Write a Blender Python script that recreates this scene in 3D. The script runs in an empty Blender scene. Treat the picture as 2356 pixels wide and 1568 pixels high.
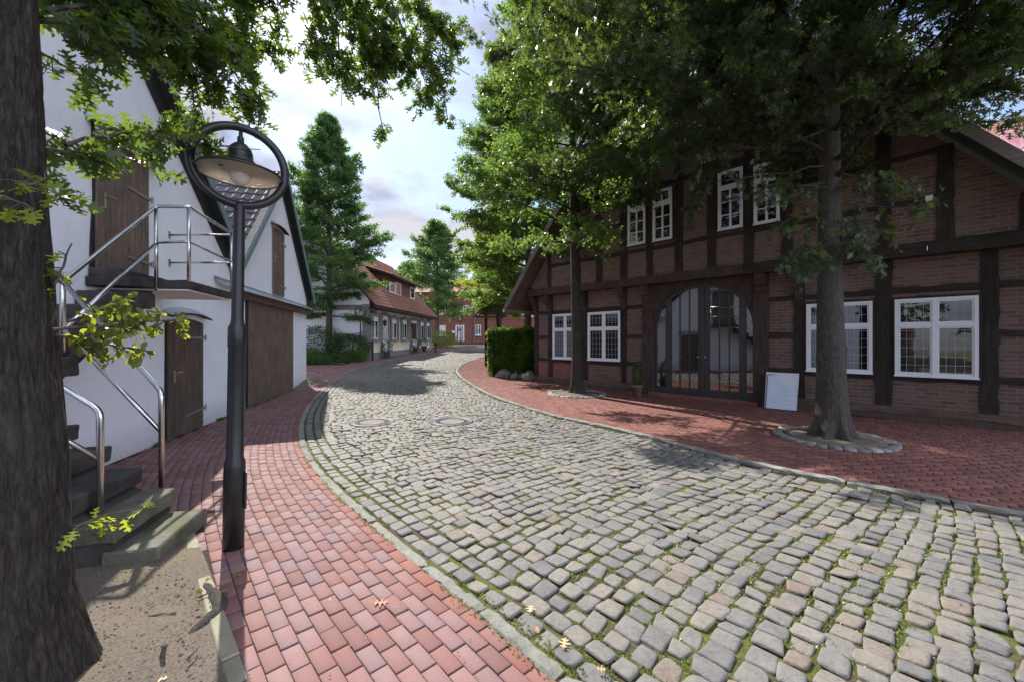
import bpy, bmesh, math, random
import numpy as np
from mathutils import Vector, Matrix, noise
R = math.radians
sc = bpy.context.scene
col = sc.collection
random.seed(7); rng = np.random.default_rng(7)

# ------------------------------------------------------------------ camera, sky, sun, exposure
EYE = 1.6
cam_d = bpy.data.cameras.new('camera'); cam = bpy.data.objects.new('camera', cam_d); col.objects.link(cam)
cam.location = (0, 0, EYE); cam.rotation_euler = (R(90), 0, 0)
cam_d.sensor_width = 36; cam_d.lens = 14.0; cam_d.clip_start = 0.05; cam_d.clip_end = 2000
sc.camera = cam
SUN_AZ = math.atan2(-1.98, 2.96)      # measured from +Y towards +X
SUN_EL = R(45.9)
sun_dir = Vector((math.sin(SUN_AZ)*math.cos(SUN_EL), math.cos(SUN_AZ)*math.cos(SUN_EL), math.sin(SUN_EL)))
w = bpy.data.worlds.new('World'); sc.world = w; w.use_nodes = True
nt = w.node_tree; nt.nodes.clear()
def wn(t): return nt.nodes.new(t)
out = wn('ShaderNodeOutputWorld'); bg = wn('ShaderNodeBackground'); sky = wn('ShaderNodeTexSky')
sky.sky_type = 'NISHITA'; sky.sun_disc = False; sky.sun_elevation = SUN_EL; sky.sun_rotation = SUN_AZ
sky.air_density = 1.0; sky.dust_density = 0.6; sky.ozone_density = 1.5
tc = wn('ShaderNodeTexCoord'); mp = wn('ShaderNodeMapping'); mp.inputs['Scale'].default_value = (1.6, 1.6, 4.2)
mp.inputs['Location'].default_value = (0.35, 0.2, 0.0)
ns = wn('ShaderNodeTexNoise'); ns.inputs['Scale'].default_value = 1.5; ns.inputs['Detail'].default_value = 9; ns.inputs['Roughness'].default_value = 0.52
rp = wn('ShaderNodeValToRGB'); rp.color_ramp.elements[0].position = 0.41; rp.color_ramp.elements[1].position = 0.56
mx = wn('ShaderNodeMix'); mx.data_type = 'RGBA'
ns2 = wn('ShaderNodeTexNoise'); ns2.inputs['Scale'].default_value = 2.6; ns2.inputs['Detail'].default_value = 5
rp2 = wn('ShaderNodeValToRGB'); rp2.color_ramp.elements[0].position = 0.35; rp2.color_ramp.elements[1].position = 0.62
rp2.color_ramp.elements[0].color = (1.7, 1.95, 2.9, 1); rp2.color_ramp.elements[1].color = (3.5, 3.5, 3.85, 1)
nt.links.new(tc.outputs['Generated'], mp.inputs['Vector']); nt.links.new(mp.outputs[0], ns.inputs['Vector']); nt.links.new(mp.outputs[0], ns2.inputs['Vector'])
nt.links.new(ns.outputs['Fac'], rp.inputs['Fac']); nt.links.new(ns2.outputs['Fac'], rp2.inputs['Fac'])
nt.links.new(rp.outputs['Color'], mx.inputs['Factor'])
# cloud brightness boosted mostly out of view, added to lift the shaded white walls
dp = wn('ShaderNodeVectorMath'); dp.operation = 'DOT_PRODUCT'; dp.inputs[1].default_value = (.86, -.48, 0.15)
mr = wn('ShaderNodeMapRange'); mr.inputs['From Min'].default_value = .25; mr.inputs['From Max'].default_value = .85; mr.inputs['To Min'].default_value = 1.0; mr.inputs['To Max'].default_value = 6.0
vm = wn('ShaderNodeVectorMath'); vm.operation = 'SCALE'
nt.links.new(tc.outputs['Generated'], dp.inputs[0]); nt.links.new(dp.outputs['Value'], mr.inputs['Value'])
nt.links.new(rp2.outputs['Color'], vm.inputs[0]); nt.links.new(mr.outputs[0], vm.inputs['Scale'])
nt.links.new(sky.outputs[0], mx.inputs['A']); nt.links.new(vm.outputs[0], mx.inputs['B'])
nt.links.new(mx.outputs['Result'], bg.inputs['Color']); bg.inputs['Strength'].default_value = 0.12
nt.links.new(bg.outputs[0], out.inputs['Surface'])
sl = bpy.data.lights.new('sun', 'SUN'); sl.energy = 5.0; sl.angle = R(0.5); sl.color = (1.0, 0.95, 0.86)
so = bpy.data.objects.new('sun', sl); col.objects.link(so); so.rotation_euler = sun_dir.to_track_quat('Z', 'Y').to_euler()
so.location = (0, 0, 30)
sc.view_settings.view_transform = 'Standard'; sc.view_settings.look = 'None'; sc.view_settings.gamma = 1
sc.view_settings.exposure = 0.9
sc.cycles.max_bounces = 8; sc.cycles.diffuse_bounces = 4; sc.cycles.transparent_max_bounces = 8
sc.cycles.use_denoising = True

# ------------------------------------------------------------------ survey of the place
F, CX, CY = 916.0, 1178.0, 784.0        # photo pixels (2356 wide) used only to read positions off planes of the place
EY = np.array([-50, 11, 14, 16.5, 20, 24, 31, 38.5, 46, 53, 60, 400.0])
EZ = np.array([0, 0, .02, .07, .2, .36, .58, .78, 1.14, 1.5, 1.6, 1.6])
def elev(y): return np.interp(y, EY, EZ)
def E(y): return float(elev(y))
def G(px, py):
    lo, hi = 0.5, 58.0
    for _ in range(60):
        m = (lo+hi)/2
        if (EYE-E(m))/m*F > (py-CY): lo = m
        else: hi = m
    return ((px-CX)/F*lo, lo)
def AT(px, py, Y): return Vector(((px-CX)/F*Y, Y, EYE+(CY-py)/F*Y))
class Plane:
    def __init__(s, O, u):
        l = math.hypot(*u); s.O = O; s.u = (u[0]/l, u[1]/l); s.n = (-s.u[1], s.u[0])
    def hit(s, px, py, off=0):
        t = (px-CX)/F; ox = s.O[0]+s.n[0]*off; oy = s.O[1]+s.n[1]*off
        a = (t*oy-ox)/(s.u[0]-t*s.u[1]); Y = oy+s.u[1]*a
        return a, EYE+(CY-py)/F*Y
    def w(s, a, d, z=0): return Vector((s.O[0]+s.u[0]*a+s.n[0]*d, s.O[1]+s.u[1]*a+s.n[1]*d, z))
    def ang(s): return math.atan2(s.u[1], s.u[0])
WP = Plane((-3.981, 0), (-.2478, 1))      # white gables
FP = Plane((.99, 15.36), (.9585, -1))     # half timbered front
c1 = G(843, 823); 
CP = Plane((-8.95, 25.0), (.095, 1))      # cream house front

# ------------------------------------------------------------------ node materials
def M(name): 
    m = bpy.data.materials.new(name); m.use_nodes = True; return m
class NB:
    def __init__(s, name):
        s.m = M(name); s.t = s.m.node_tree; s.b = s.t.nodes['Principled BSDF']; s.o = s.t.nodes['Material Output']
        s.tc = s.t.nodes.new('ShaderNodeTexCoord')
    def n(s, t, **k):
        x = s.t.nodes.new(t)
        for a, b in k.items():
            if a in x.inputs: x.inputs[a].default_value = b
            else: setattr(x, a, b)
        return x
    def l(s, a, b): s.t.links.new(a, b)
    def vec(s, scale=(1, 1, 1), rot=(0, 0, 0)):
        m = s.n('ShaderNodeMapping'); m.inputs['Scale'].default_value = scale; m.inputs['Rotation'].default_value = rot
        s.l(s.tc.outputs['Object'], m.inputs['Vector']); return m.outputs[0]
    def noise(s, scale, detail=4, rough=.55, v=None, dist=0):
        x = s.n('ShaderNodeTexNoise'); x.inputs['Scale'].default_value = scale; x.inputs['Detail'].default_value = detail
        x.inputs['Roughness'].default_value = rough; x.inputs['Distortion'].default_value = dist
        s.l(v if v is not None else s.tc.outputs['Object'], x.inputs['Vector']); return x.outputs['Fac']
    def ramp(s, f, stops):
        r = s.n('ShaderNodeValToRGB'); e = r.color_ramp.elements
        while len(e) < len(stops): e.new(.5)
        for i, (p, c) in enumerate(stops):
            e[i].position = p; e[i].color = (*c, 1) if len(c) == 3 else c
        s.l(f, r.inputs['Fac']); return r.outputs['Color']
    def mix(s, f, a, b, mode='MIX'):
        x = s.n('ShaderNodeMix'); x.data_type = 'RGBA'; x.blend_type = mode
        for v, k in ((f, 'Factor'), (a, 'A'), (b, 'B')):
            if hasattr(v, 'links'): s.l(v, x.inputs[k])
            elif k == 'Factor': x.inputs[k].default_value = v
            else: x.inputs[k].default_value = (*v, 1)
        return x.outputs['Result']
    def attr(s, name):
        a = s.n('ShaderNodeAttribute'); a.attribute_name = name; return a.outputs['Fac']
    def bump(s, h, strength=.5, dist=.01, prev=None):
        b = s.n('ShaderNodeBump'); b.inputs['Strength'].default_value = strength; b.inputs['Distance'].default_value = dist
        s.l(h, b.inputs['Height'])
        if prev is not None: s.l(prev, b.inputs['Normal'])
        s.l(b.outputs[0], s.b.inputs['Normal']); return b.outputs[0]
    def base(s, c):
        if hasattr(c, 'links'): s.l(c, s.b.inputs['Base Color'])
        else: s.b.inputs['Base Color'].default_value = (*c, 1)
    def done(s, rough=.8, metal=0, spec=.4):
        s.b.inputs['Roughness'].default_value = rough; s.b.inputs['Metallic'].default_value = metal
        s.b.inputs['Specular IOR Level'].default_value = spec; return s.m

def noisy(name, c1, c2, scale=6, rough=.8, bump=.3, bscale=40, dist=.004, metal=0, spec=.4, vs=(1, 1, 1)):
    n = NB(name); v = n.vec(vs)
    n.base(n.ramp(n.noise(scale, 6, .6, v), [(.3, c1), (.7, c2)]))
    if bump: n.bump(n.noise(bscale, 5, .6, v), bump, dist)
    return n.done(rough, metal, spec)

def m_render():
    n = NB('white_render')
    f1 = n.noise(.9, 6, .6); f2 = n.noise(14, 5, .65)
    c = n.mix(n.ramp(f1, [(.35, (0, 0, 0)), (.75, (.5, .5, .5))]), (.87, .90, .98), (.72, .77, .87))
    st = n.noise(1, 6, .65, n.vec((5, 5, 1.1)), 1.2)
    c = n.mix(n.ramp(st, [(.55, (0, 0, 0)), (.8, (.22, .22, .22))]), c, (.50, .49, .50))
    # splash dirt near the ground
    sp = n.n('ShaderNodeSeparateXYZ'); n.l(n.tc.outputs['Object'], sp.inputs[0])
    mr = n.n('ShaderNodeMapRange'); mr.inputs['From Min'].default_value = .45; mr.inputs['From Max'].default_value = .0
    n.l(sp.outputs['Z'], mr.inputs['Value'])
    mu = n.n('ShaderNodeMath', operation='MULTIPLY'); n.l(mr.outputs[0], mu.inputs[0]); n.l(f2, mu.inputs[1])
    c = n.mix(mu.outputs[0], c, (.42, .38, .33))
    n.base(c); b = n.bump(f2, .5, .006); n.bump(n.noise(3, 3, .5), .35, .03, b)
    return n.done(.9, 0, .2)

def m_brick(name, ca, cb, mortar, bw=.235, rh=.077, ms=.011, yaxis=False, stain=True):
    n = NB(name)
    sp = n.n('ShaderNodeSeparateXYZ'); n.l(n.tc.outputs['Object'], sp.inputs[0])
    cb_ = n.n('ShaderNodeCombineXYZ'); n.l(sp.outputs['Y' if yaxis else 'X'], cb_.inputs['X']); n.l(sp.outputs['Z'], cb_.inputs['Y'])
    # wobble the courses
    wob = n.n('ShaderNodeVectorMath', operation='MULTIPLY_ADD')
    nn = n.n('ShaderNodeTexNoise'); nn.inputs['Scale'].default_value = 3.0; n.l(n.tc.outputs['Object'], nn.inputs['Vector'])
    n.l(nn.outputs['Color'], wob.inputs[0]); wob.inputs[1].default_value = (.02, .02, 0); n.l(cb_.outputs[0], wob.inputs[2])
    br = n.n('ShaderNodeTexBrick'); n.l(wob.outputs[0], br.inputs['Vector'])
    br.inputs['Scale'].default_value = 1; br.inputs['Brick Width'].default_value = bw; br.inputs['Row Height'].default_value = rh
    br.inputs['Mortar Size'].default_value = ms; br.inputs['Mortar Smooth'].default_value = .3; br.inputs['Bias'].default_value = -.15
    br.inputs['Color1'].default_value = (*ca, 1); br.inputs['Color2'].default_value = (*cb, 1); br.inputs['Mortar'].default_value = (*mortar, 1)
    f = n.noise(30, 5, .7); g = n.noise(1.3, 4, .6)
    c = n.mix(n.ramp(f, [(.3, (.0, .0, .0)), (.8, (.55, .55, .55))]), br.outputs['Color'], (.09, .06, .05), 'MIX')
    if stain: c = n.mix(n.ramp(g, [(.4, (0, 0, 0)), (.75, (.4, .4, .4))]), c, (.16, .15, .14))
    n.base(c)
    inv = n.n('ShaderNodeMath', operation='SUBTRACT'); inv.inputs[0].default_value = 1; n.l(br.outputs['Fac'], inv.inputs[1])
    b = n.bump(inv.outputs[0], .8, .009); n.bump(f, .4, .005, b)
    return n.done(.88, 0, .25)

def m_timber(name, ca, cb, axis=2, rough=.85):
    n = NB(name); s = [26, 26, 26]; s[axis] = 2.2
    v = n.vec(tuple(s)); f = n.noise(1, 6, .7, v, .6); g = n.noise(2.2, 4, .6)
    c = n.ramp(f, [(.3, ca), (.62, cb), (.8, tuple(min(1, x*1.9) for x in cb))])
    c = n.mix(n.ramp(g, [(.4, (0, 0, 0)), (.7, (.6, .6, .6))]), c, ca)
    n.base(c); n.bump(f, .8, .008)
    return n.done(rough, 0, .25)

def m_bark(name, ca, cb, sc_=1.0):
    n = NB(name); v = n.vec((24*sc_, 24*sc_, 5.5*sc_))
    f = n.noise(1, 9, .75, v, 1.6)
    vo = n.n('ShaderNodeTexVoronoi'); vo.feature = 'DISTANCE_TO_EDGE'; vo.inputs['Scale'].default_value = 1.3
    vm = n.n('ShaderNodeVectorMath', operation='MULTIPLY_ADD'); nz = n.n('ShaderNodeTexNoise'); nz.inputs['Scale'].default_value = 2; n.l(v, nz.inputs['Vector'])
    n.l(nz.outputs['Color'], vm.inputs[0]); vm.inputs[1].default_value = (1.2, 1.2, 1.2); n.l(v, vm.inputs[2]); n.l(vm.outputs[0], vo.inputs['Vector'])
    ed = n.ramp(vo.outputs['Distance'], [(.0, (0, 0, 0)), (.3, (1, 1, 1))])
    c = n.ramp(f, [(.3, ca), (.7, cb)])
    c = n.mix(.4, c, n.mix(ed, ca, cb))
    g = n.noise(2.0, 4, .6); c = n.mix(n.ramp(g, [(.5, (0, 0, 0)), (.75, (.45, .45, .45))]), c, (.10, .11, .08))
    n.base(c); b = n.bump(ed, .6, .010); n.bump(f, 1.0, .022, b)
    return n.done(.92, 0, .15)

def m_leaf(name, stops, trans, tr=.45):
    n = NB(name); c = n.ramp(n.attr('var'), stops)
    n.base(c)
    n.b.inputs['Roughness'].default_value = .42; n.b.inputs['Specular IOR Level'].default_value = .45
    t = n.n('ShaderNodeBsdfTranslucent'); cc = n.mix(.75, c, trans); n.l(cc, t.inputs['Color'])
    ms = n.n('ShaderNodeMixShader'); ms.inputs[0].default_value = tr
    n.l(n.b.outputs[0], ms.inputs[1]); n.l(t.outputs[0], ms.inputs[2]); n.l(ms.outputs[0], n.o.inputs['Surface'])
    return n.m

def m_glass(name, base=(.012, .014, .016), rough=.015, ior=1.75):
    n = NB(name); n.base(base); n.b.inputs['IOR'].default_value = ior
    g = n.noise(1.7, 2, .5); n.bump(g, .08, .02)
    n.done(rough, 0, .8); n.b.inputs['IOR'].default_value = ior; return n.m

def m_varied(name, stops, rough=.85, bscale=60, bd=.003, mott=.35, dark=(.08, .07, .06), big=0, spec=.3):
    """stones and pavers: colour from the per-stone value 'var', plus mottling"""
    n = NB(name); c = n.ramp(n.attr('var'), stops)
    f = n.noise(bscale, 6, .7); g = n.noise(7, 5, .6)
    c = n.mix(n.ramp(f, [(.25, (mott, mott, mott)), (.6, (0, 0, 0))]), c, dark)
    c = n.mix(n.ramp(g, [(.45, (0, 0, 0)), (.8, (.5, .5, .5))]), c, tuple(min(1, x*1.1) for x in stops[-1][1]))
    if big: c = n.mix(n.ramp(n.noise(.8, 4, .6), [(.4, (0, 0, 0)), (.8, (big, big, big))]), c, dark)
    n.base(c); b = n.bump(n.noise(bscale*.33, 5, .65, None, .8), .55, bd*1.8); n.bump(f, .7, bd, b)
    return n.done(rough, 0, spec)

MAT = {}
MAT['render'] = m_render()
MAT['brick'] = m_brick('house_brick', (.235, .118, .088), (.085, .060, .055), (.23, .20, .175))
MAT['brick_red'] = m_brick('base_brick', (.36, .10, .06), (.22, .075, .05), (.25, .18, .15))
MAT['brick_side'] = m_brick('side_brick', (.26, .105, .07), (.15, .075, .06), (.30, .25, .21), yaxis=True)
MAT['brick_far'] = m_brick('red_villa_brick', (.33, .125, .09), (.27, .10, .075), (.30, .16, .13), bw=.3, rh=.1, stain=False)
MAT['timber_v'] = m_timber('timber_upright', (.018, .013, .012), (.055, .042, .037), 2)
MAT['timber_h'] = m_timber('timber_level', (.018, .013, .012), (.058, .044, .038), 0)
MAT['timber_br'] = m_timber('weathered_oak', (.032, .021, .018), (.095, .066, .055), 2)
MAT['plank'] = m_timber('door_planks', (.085, .064, .052), (.23, .172, .138), 2, .75)
MAT['plank_dk'] = m_timber('dark_door_planks', (.06, .045, .037), (.165, .12, .098), 2, .75)
MAT['plank_h'] = m_timber('lintel_wood', (.07, .045, .035), (.19, .125, .095), 0, .8)
MAT['barge'] = m_timber('barge_board', (.10, .085, .075), (.24, .205, .185), 0, .9)
MAT['blackwood'] = noisy('black_boards', (.012, .012, .013), (.03, .03, .03), 20, .7, .3)
MAT['fascia'] = noisy('blue_grey_fascia', (.13, .20, .21), (.2, .28, .29), 5, .55, .15)
MAT['zinc'] = noisy('zinc_sheet', (.36, .42, .5), (.52, .58, .66), 3, .38, .1, 8, .003, metal=.7)
MAT['steel'] = noisy('brushed_steel', (.5, .5, .5), (.68, .68, .68), 9, .22, .05, 60, .001, metal=1)
MAT['hinge'] = noisy('galvanised_iron', (.22, .21, .2), (.36, .35, .34), 12, .5, .2, metal=.6)
MAT['brass'] = noisy('door_brass', (.45, .4, .3), (.6, .55, .42), 8, .3, 0, metal=.8)
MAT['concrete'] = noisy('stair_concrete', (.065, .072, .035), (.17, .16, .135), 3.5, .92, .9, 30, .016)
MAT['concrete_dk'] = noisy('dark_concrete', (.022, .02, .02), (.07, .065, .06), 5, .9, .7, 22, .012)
MAT['soffit'] = noisy('stair_soffit', (.62, .55, .5), (.74, .68, .64), 2, .9, .3)
MAT['blackmetal'] = noisy('black_enamel', (.006, .007, .008), (.020, .020, .021), 7, .42, .5, 26, .004, spec=.45)
MAT['shade_in'] = noisy('shade_enamel', (.80, .68, .55), (.88, .77, .64), 4, .5, 0)
MAT['shade_in'] = m_leaf('opal_shade', [(0, (.68, .62, .55)), (1, (.68, .62, .55))], (.72, .64, .55), .42)
MAT['bulb'] = noisy('frosted_globe', (.55, .5, .46), (.66, .61, .56), 3, .18, 0, spec=.6)
MAT['white'] = noisy('white_paint', (.74, .74, .78), (.82, .82, .85), 4, .45, .05)
MAT['greypaint'] = noisy('grey_trim', (.17, .165, .175), (.235, .23, .24), 4, .75, .1)
MAT['doorpaint'] = noisy('door_frame_paint', (.035, .032, .034), (.06, .055, .056), 5, .5, .1)
MAT['cream'] = noisy('cream_render', (.72, .66, .50), (.80, .75, .60), 1.2, .9, .3)
MAT['coolwhite'] = noisy('side_render', (.68, .72, .80), (.78, .82, .88), .8, .9, .3)
MAT['glass'] = m_glass('window_glass')
MAT['door_glass'] = m_glass('door_glass', (.02, .02, .022), .01, 2.1)
MAT['curtain'] = noisy('curtain', (.5, .5, .52), (.7, .7, .72), 9, .9, .2, 20, .01)
MAT['lead'] = noisy('lead_bar', (.35, .36, .38), (.5, .5, .52), 8, .5, 0)
MAT['soil'] = None
MAT['pantile_dk'] = noisy('glazed_grey_pantile', (.055, .048, .054), (.15, .13, .14), 7, .5, .2, 30, .004, spec=.4)
MAT['pantile_red'] = noisy('red_pantile', (.16, .075, .055), (.31, .145, .095), 2.2, .8, .3, 30, .004)
MAT['tile_hung'] = noisy('tile_hung', (.13, .05, .04), (.19, .075, .055), 5, .85, .4, 14, .02)
MAT['terracotta'] = noisy('terracotta', (.2, .12, .09), (.3, .2, .15), 6, .85, .3)
MAT['greypot'] = noisy('grey_pot', (.12, .11, .11), (.2, .19, .19), 6, .8, .2)
MAT['dish'] = noisy('red_dish', (.66, .14, .17), (.76, .26, .28), 3, .3, 0, spec=.7)
MAT['orange'] = noisy('orange_wall', (.55, .16, .08), (.62, .2, .1), 3, .8, .1)
MAT['iron'] = noisy('cast_iron', (.045, .045, .055), (.12, .12, .14), 20, .6, .5, 60, .003, metal=.1)
MAT['lid'] = noisy('manhole_concrete', (.15, .125, .11), (.23, .195, .175), 10, .9, .3)
MAT['board'] = noisy('whitewashed_board', (.52, .58, .68), (.68, .74, .84), 5, .6, .15, vs=(1, 1, 6))
MAT['twigwood'] = noisy('twig', (.04, .03, .025), (.1, .08, .06), 20, .9, .4)
MAT['boulder'] = noisy('boulder', (.07, .06, .058), (.23, .20, .19), 3.5, .9, .7, 18, .02)
MAT['ringstone'] = m_varied('ring_setts', [(0, (.16, .16, .155)), (.5, (.23, .225, .21)), (1, (.33, .32, .29))], bscale=45, bd=.006)
MAT['bark'] = m_bark('dark_oak_bark', (.013, .011, .010), (.088, .074, .066))
MAT['bark_lt'] = m_bark('grey_oak_bark', (.035, .030, .027), (.15, .13, .115), 1.3)
MAT['bark_far'] = noisy('plain_bark', (.05, .042, .035), (.13, .11, .09), 6, .9, .5, vs=(4, 4, 1))
LG = [(0, (.010, .022, .008)), (.5, (.018, .042, .011)), (.9, (.035, .075, .015)), (1, (.2, .17, .03))]
MAT['leaf'] = m_leaf('oak_leaf', LG, (.38, .56, .05), .30)
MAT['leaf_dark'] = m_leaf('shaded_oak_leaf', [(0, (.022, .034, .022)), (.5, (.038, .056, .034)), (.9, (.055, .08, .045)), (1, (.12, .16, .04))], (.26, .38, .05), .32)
MAT['leaf_mid'] = m_leaf('green_oak_leaf', [(0, (.022, .048, .018)), (.5, (.042, .088, .028)), (1, (.10, .16, .035))], (.32, .50, .07), .48)
MAT['leaf_far'] = m_leaf('blue_green_oak_leaf', [(0, (.028, .06, .03)), (.5, (.05, .105, .045)), (1, (.10, .17, .05))], (.25, .44, .09), .5)
MAT['leaf_yel'] = m_leaf('yellow_green_leaf', [(0, (.07, .13, .02)), (.5, (.14, .22, .025)), (1, (.30, .33, .04))], (.55, .62, .05), .55)
MAT['leaf_low'] = m_leaf('field_leaf', [(0, (.02, .045, .012)), (.5, (.04, .07, .02)), (.85, (.12, .15, .02)), (1, (.28, .26, .03))], (.62, .70, .05), .45)
MAT['leaf_hedge'] = m_leaf('hornbeam_leaf', [(0, (.02, .06, .012)), (.6, (.035, .09, .016)), (1, (.09, .16, .03))], (.35, .55, .05), .4)
MAT['leaf_shrub'] = m_leaf('shrub_leaf', [(0, (.015, .04, .015)), (.6, (.03, .07, .02)), (1, (.07, .13, .04))], (.2, .35, .05), .3)
MAT['grassblade'] = m_leaf('moss_and_weeds', [(0, (.07, .08, .02)), (.5, (.13, .17, .03)), (1, (.19, .23, .05))], (.34, .42, .05), .3)
MAT['deadleaf'] = m_leaf('dry_leaf', [(0, (.25, .08, .03)), (.5, (.45, .22, .08)), (1, (.6, .45, .28))], (.6, .4, .15), .2)
MAT['paver'] = m_varied('clinker_left', [(0, (.165, .08, .075)), (.35, (.215, .112, .106)), (.65, (.25, .152, .152)), (.90, (.185, .128, .142)), (.94, (.24, .10, .08)), (1, (.22, .078, .062))], .8, 75, .002, .45, (.14, .09, .085), .45)
MAT['paver_r'] = m_varied('clinker_right', [(0, (.135, .052, .045)), (.5, (.19, .075, .062)), (1, (.25, .105, .085))], .85, 90, .0015, .35, (.1, .05, .04), .4)
MAT['cobble'] = m_varied('basalt_setts', [(0, (.115, .113, .118)), (.3, (.155, .15, .145)), (.62, (.18, .169, .150)), (.88, (.20, .178, .148)), (.96, (.18, .135, .105)), (1, (.235, .22, .20))], .72, 42, .009, .65, (.09, .085, .08), .25, .4)
MAT['kerb'] = m_varied('granite_kerb', [(0, (.21, .21, .19)), (1, (.30, .29, .26))], .9, 60, .009, .75, (.09, .09, .07), .5)

def m_joint(name, a, b, g, gm, gs=1.4):
    n = NB(name); f = n.noise(gs, 5, .6); h = n.noise(55, 6, .75)
    c = n.mix(n.ramp(h, [(.3, (0, 0, 0)), (.7, (1, 1, 1))]), a, b)
    k = n.mix(n.ramp(f, [(gm, (0, 0, 0)), (gm+.18, (1, 1, 1))]), c, n.mix(n.ramp(h, [(.35, (0, 0, 0)), (.6, (1, 1, 1))]), tuple(x*.5 for x in g), g))
    n.base(k); n.bump(h, 1, .015); return n.done(.95, 0, .1)
MAT['joint'] = m_joint('mossy_joint', (.05, .04, .03), (.13, .105, .075), (.14, .165, .04), .41)
MAT['sand'] = m_joint('paver_joint', (.03, .024, .02), (.08, .062, .05), (.07, .08, .03), .52)
MAT['ground'] = m_joint('ground_soil', (.14, .11, .08), (.22, .18, .13), (.08, .12, .03), .45, .2)
def m_dirt():
    n = NB('bare_soil'); f = n.noise(2.2, 6, .6); h = n.noise(70, 8, .75); q = n.noise(220, 3, .6)
    c = n.ramp(h, [(.28, (.055, .045, .038)), (.5, (.155, .128, .108)), (.75, (.24, .20, .17))])
    c = n.mix(n.ramp(f, [(.5, (0, 0, 0)), (.72, (.7, .7, .7))]), c, (.17, .16, .09))
    n.base(c); b = n.bump(h, .9, .012); n.bump(q, .5, .004, b); return n.done(.97, 0, .08)
MAT['soil'] = m_dirt()

# ------------------------------------------------------------------ builders
def tag(o, label=None, cat=None, group=None, kind=None):
    if label: o['label'] = label
    if cat: o['category'] = cat
    if group: o['group'] = group
    if kind: o['kind'] = kind
    return o
def empty(name, loc=(0, 0, 0), rz=0, label=None, cat=None, group=None):
    o = bpy.data.objects.new(name, None); col.objects.link(o); o.location = loc; o.rotation_euler = (0, 0, rz)
    o.empty_display_size = .2
    return tag(o, label, cat, group)
def link(name, me, mats, parent=None, smooth=False):
    if not isinstance(mats, (list, tuple)): mats = [mats]
    for m in mats: me.materials.append(m)
    if smooth: me.polygons.foreach_set('use_smooth', [True]*len(me.polygons))
    o = bpy.data.objects.new(name, me); col.objects.link(o)
    if parent: o.parent = parent
    return o
def np_mesh(name, V, faces, mats, parent=None, smooth=False, var=None, mi=None):
    """faces: list of (M,k) int arrays; var: per-vertex float"""
    me = bpy.data.meshes.new(name); V = np.asarray(V, dtype=np.float32)
    me.vertices.add(len(V)); me.vertices.foreach_set('co', V.ravel())
    loops = np.concatenate([f.ravel() for f in faces]).astype(np.int32)
    tot = np.concatenate([np.full(len(f), f.shape[1]) for f in faces]).astype(np.int32)
    st = np.concatenate([[0], np.cumsum(tot)[:-1]]).astype(np.int32)
    me.loops.add(len(loops)); me.loops.foreach_set('vertex_index', loops)
    me.polygons.add(len(tot)); me.polygons.foreach_set('loop_start', st)
    if mi is not None: me.polygons.foreach_set('material_index', np.asarray(mi, dtype=np.int32))
    me.update(calc_edges=True)
    if var is not None:
        a = me.attributes.new('var', 'FLOAT', 'POINT'); a.data.foreach_set('value', np.asarray(var, dtype=np.float32))
    return link(name, me, mats, parent, smooth)

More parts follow.
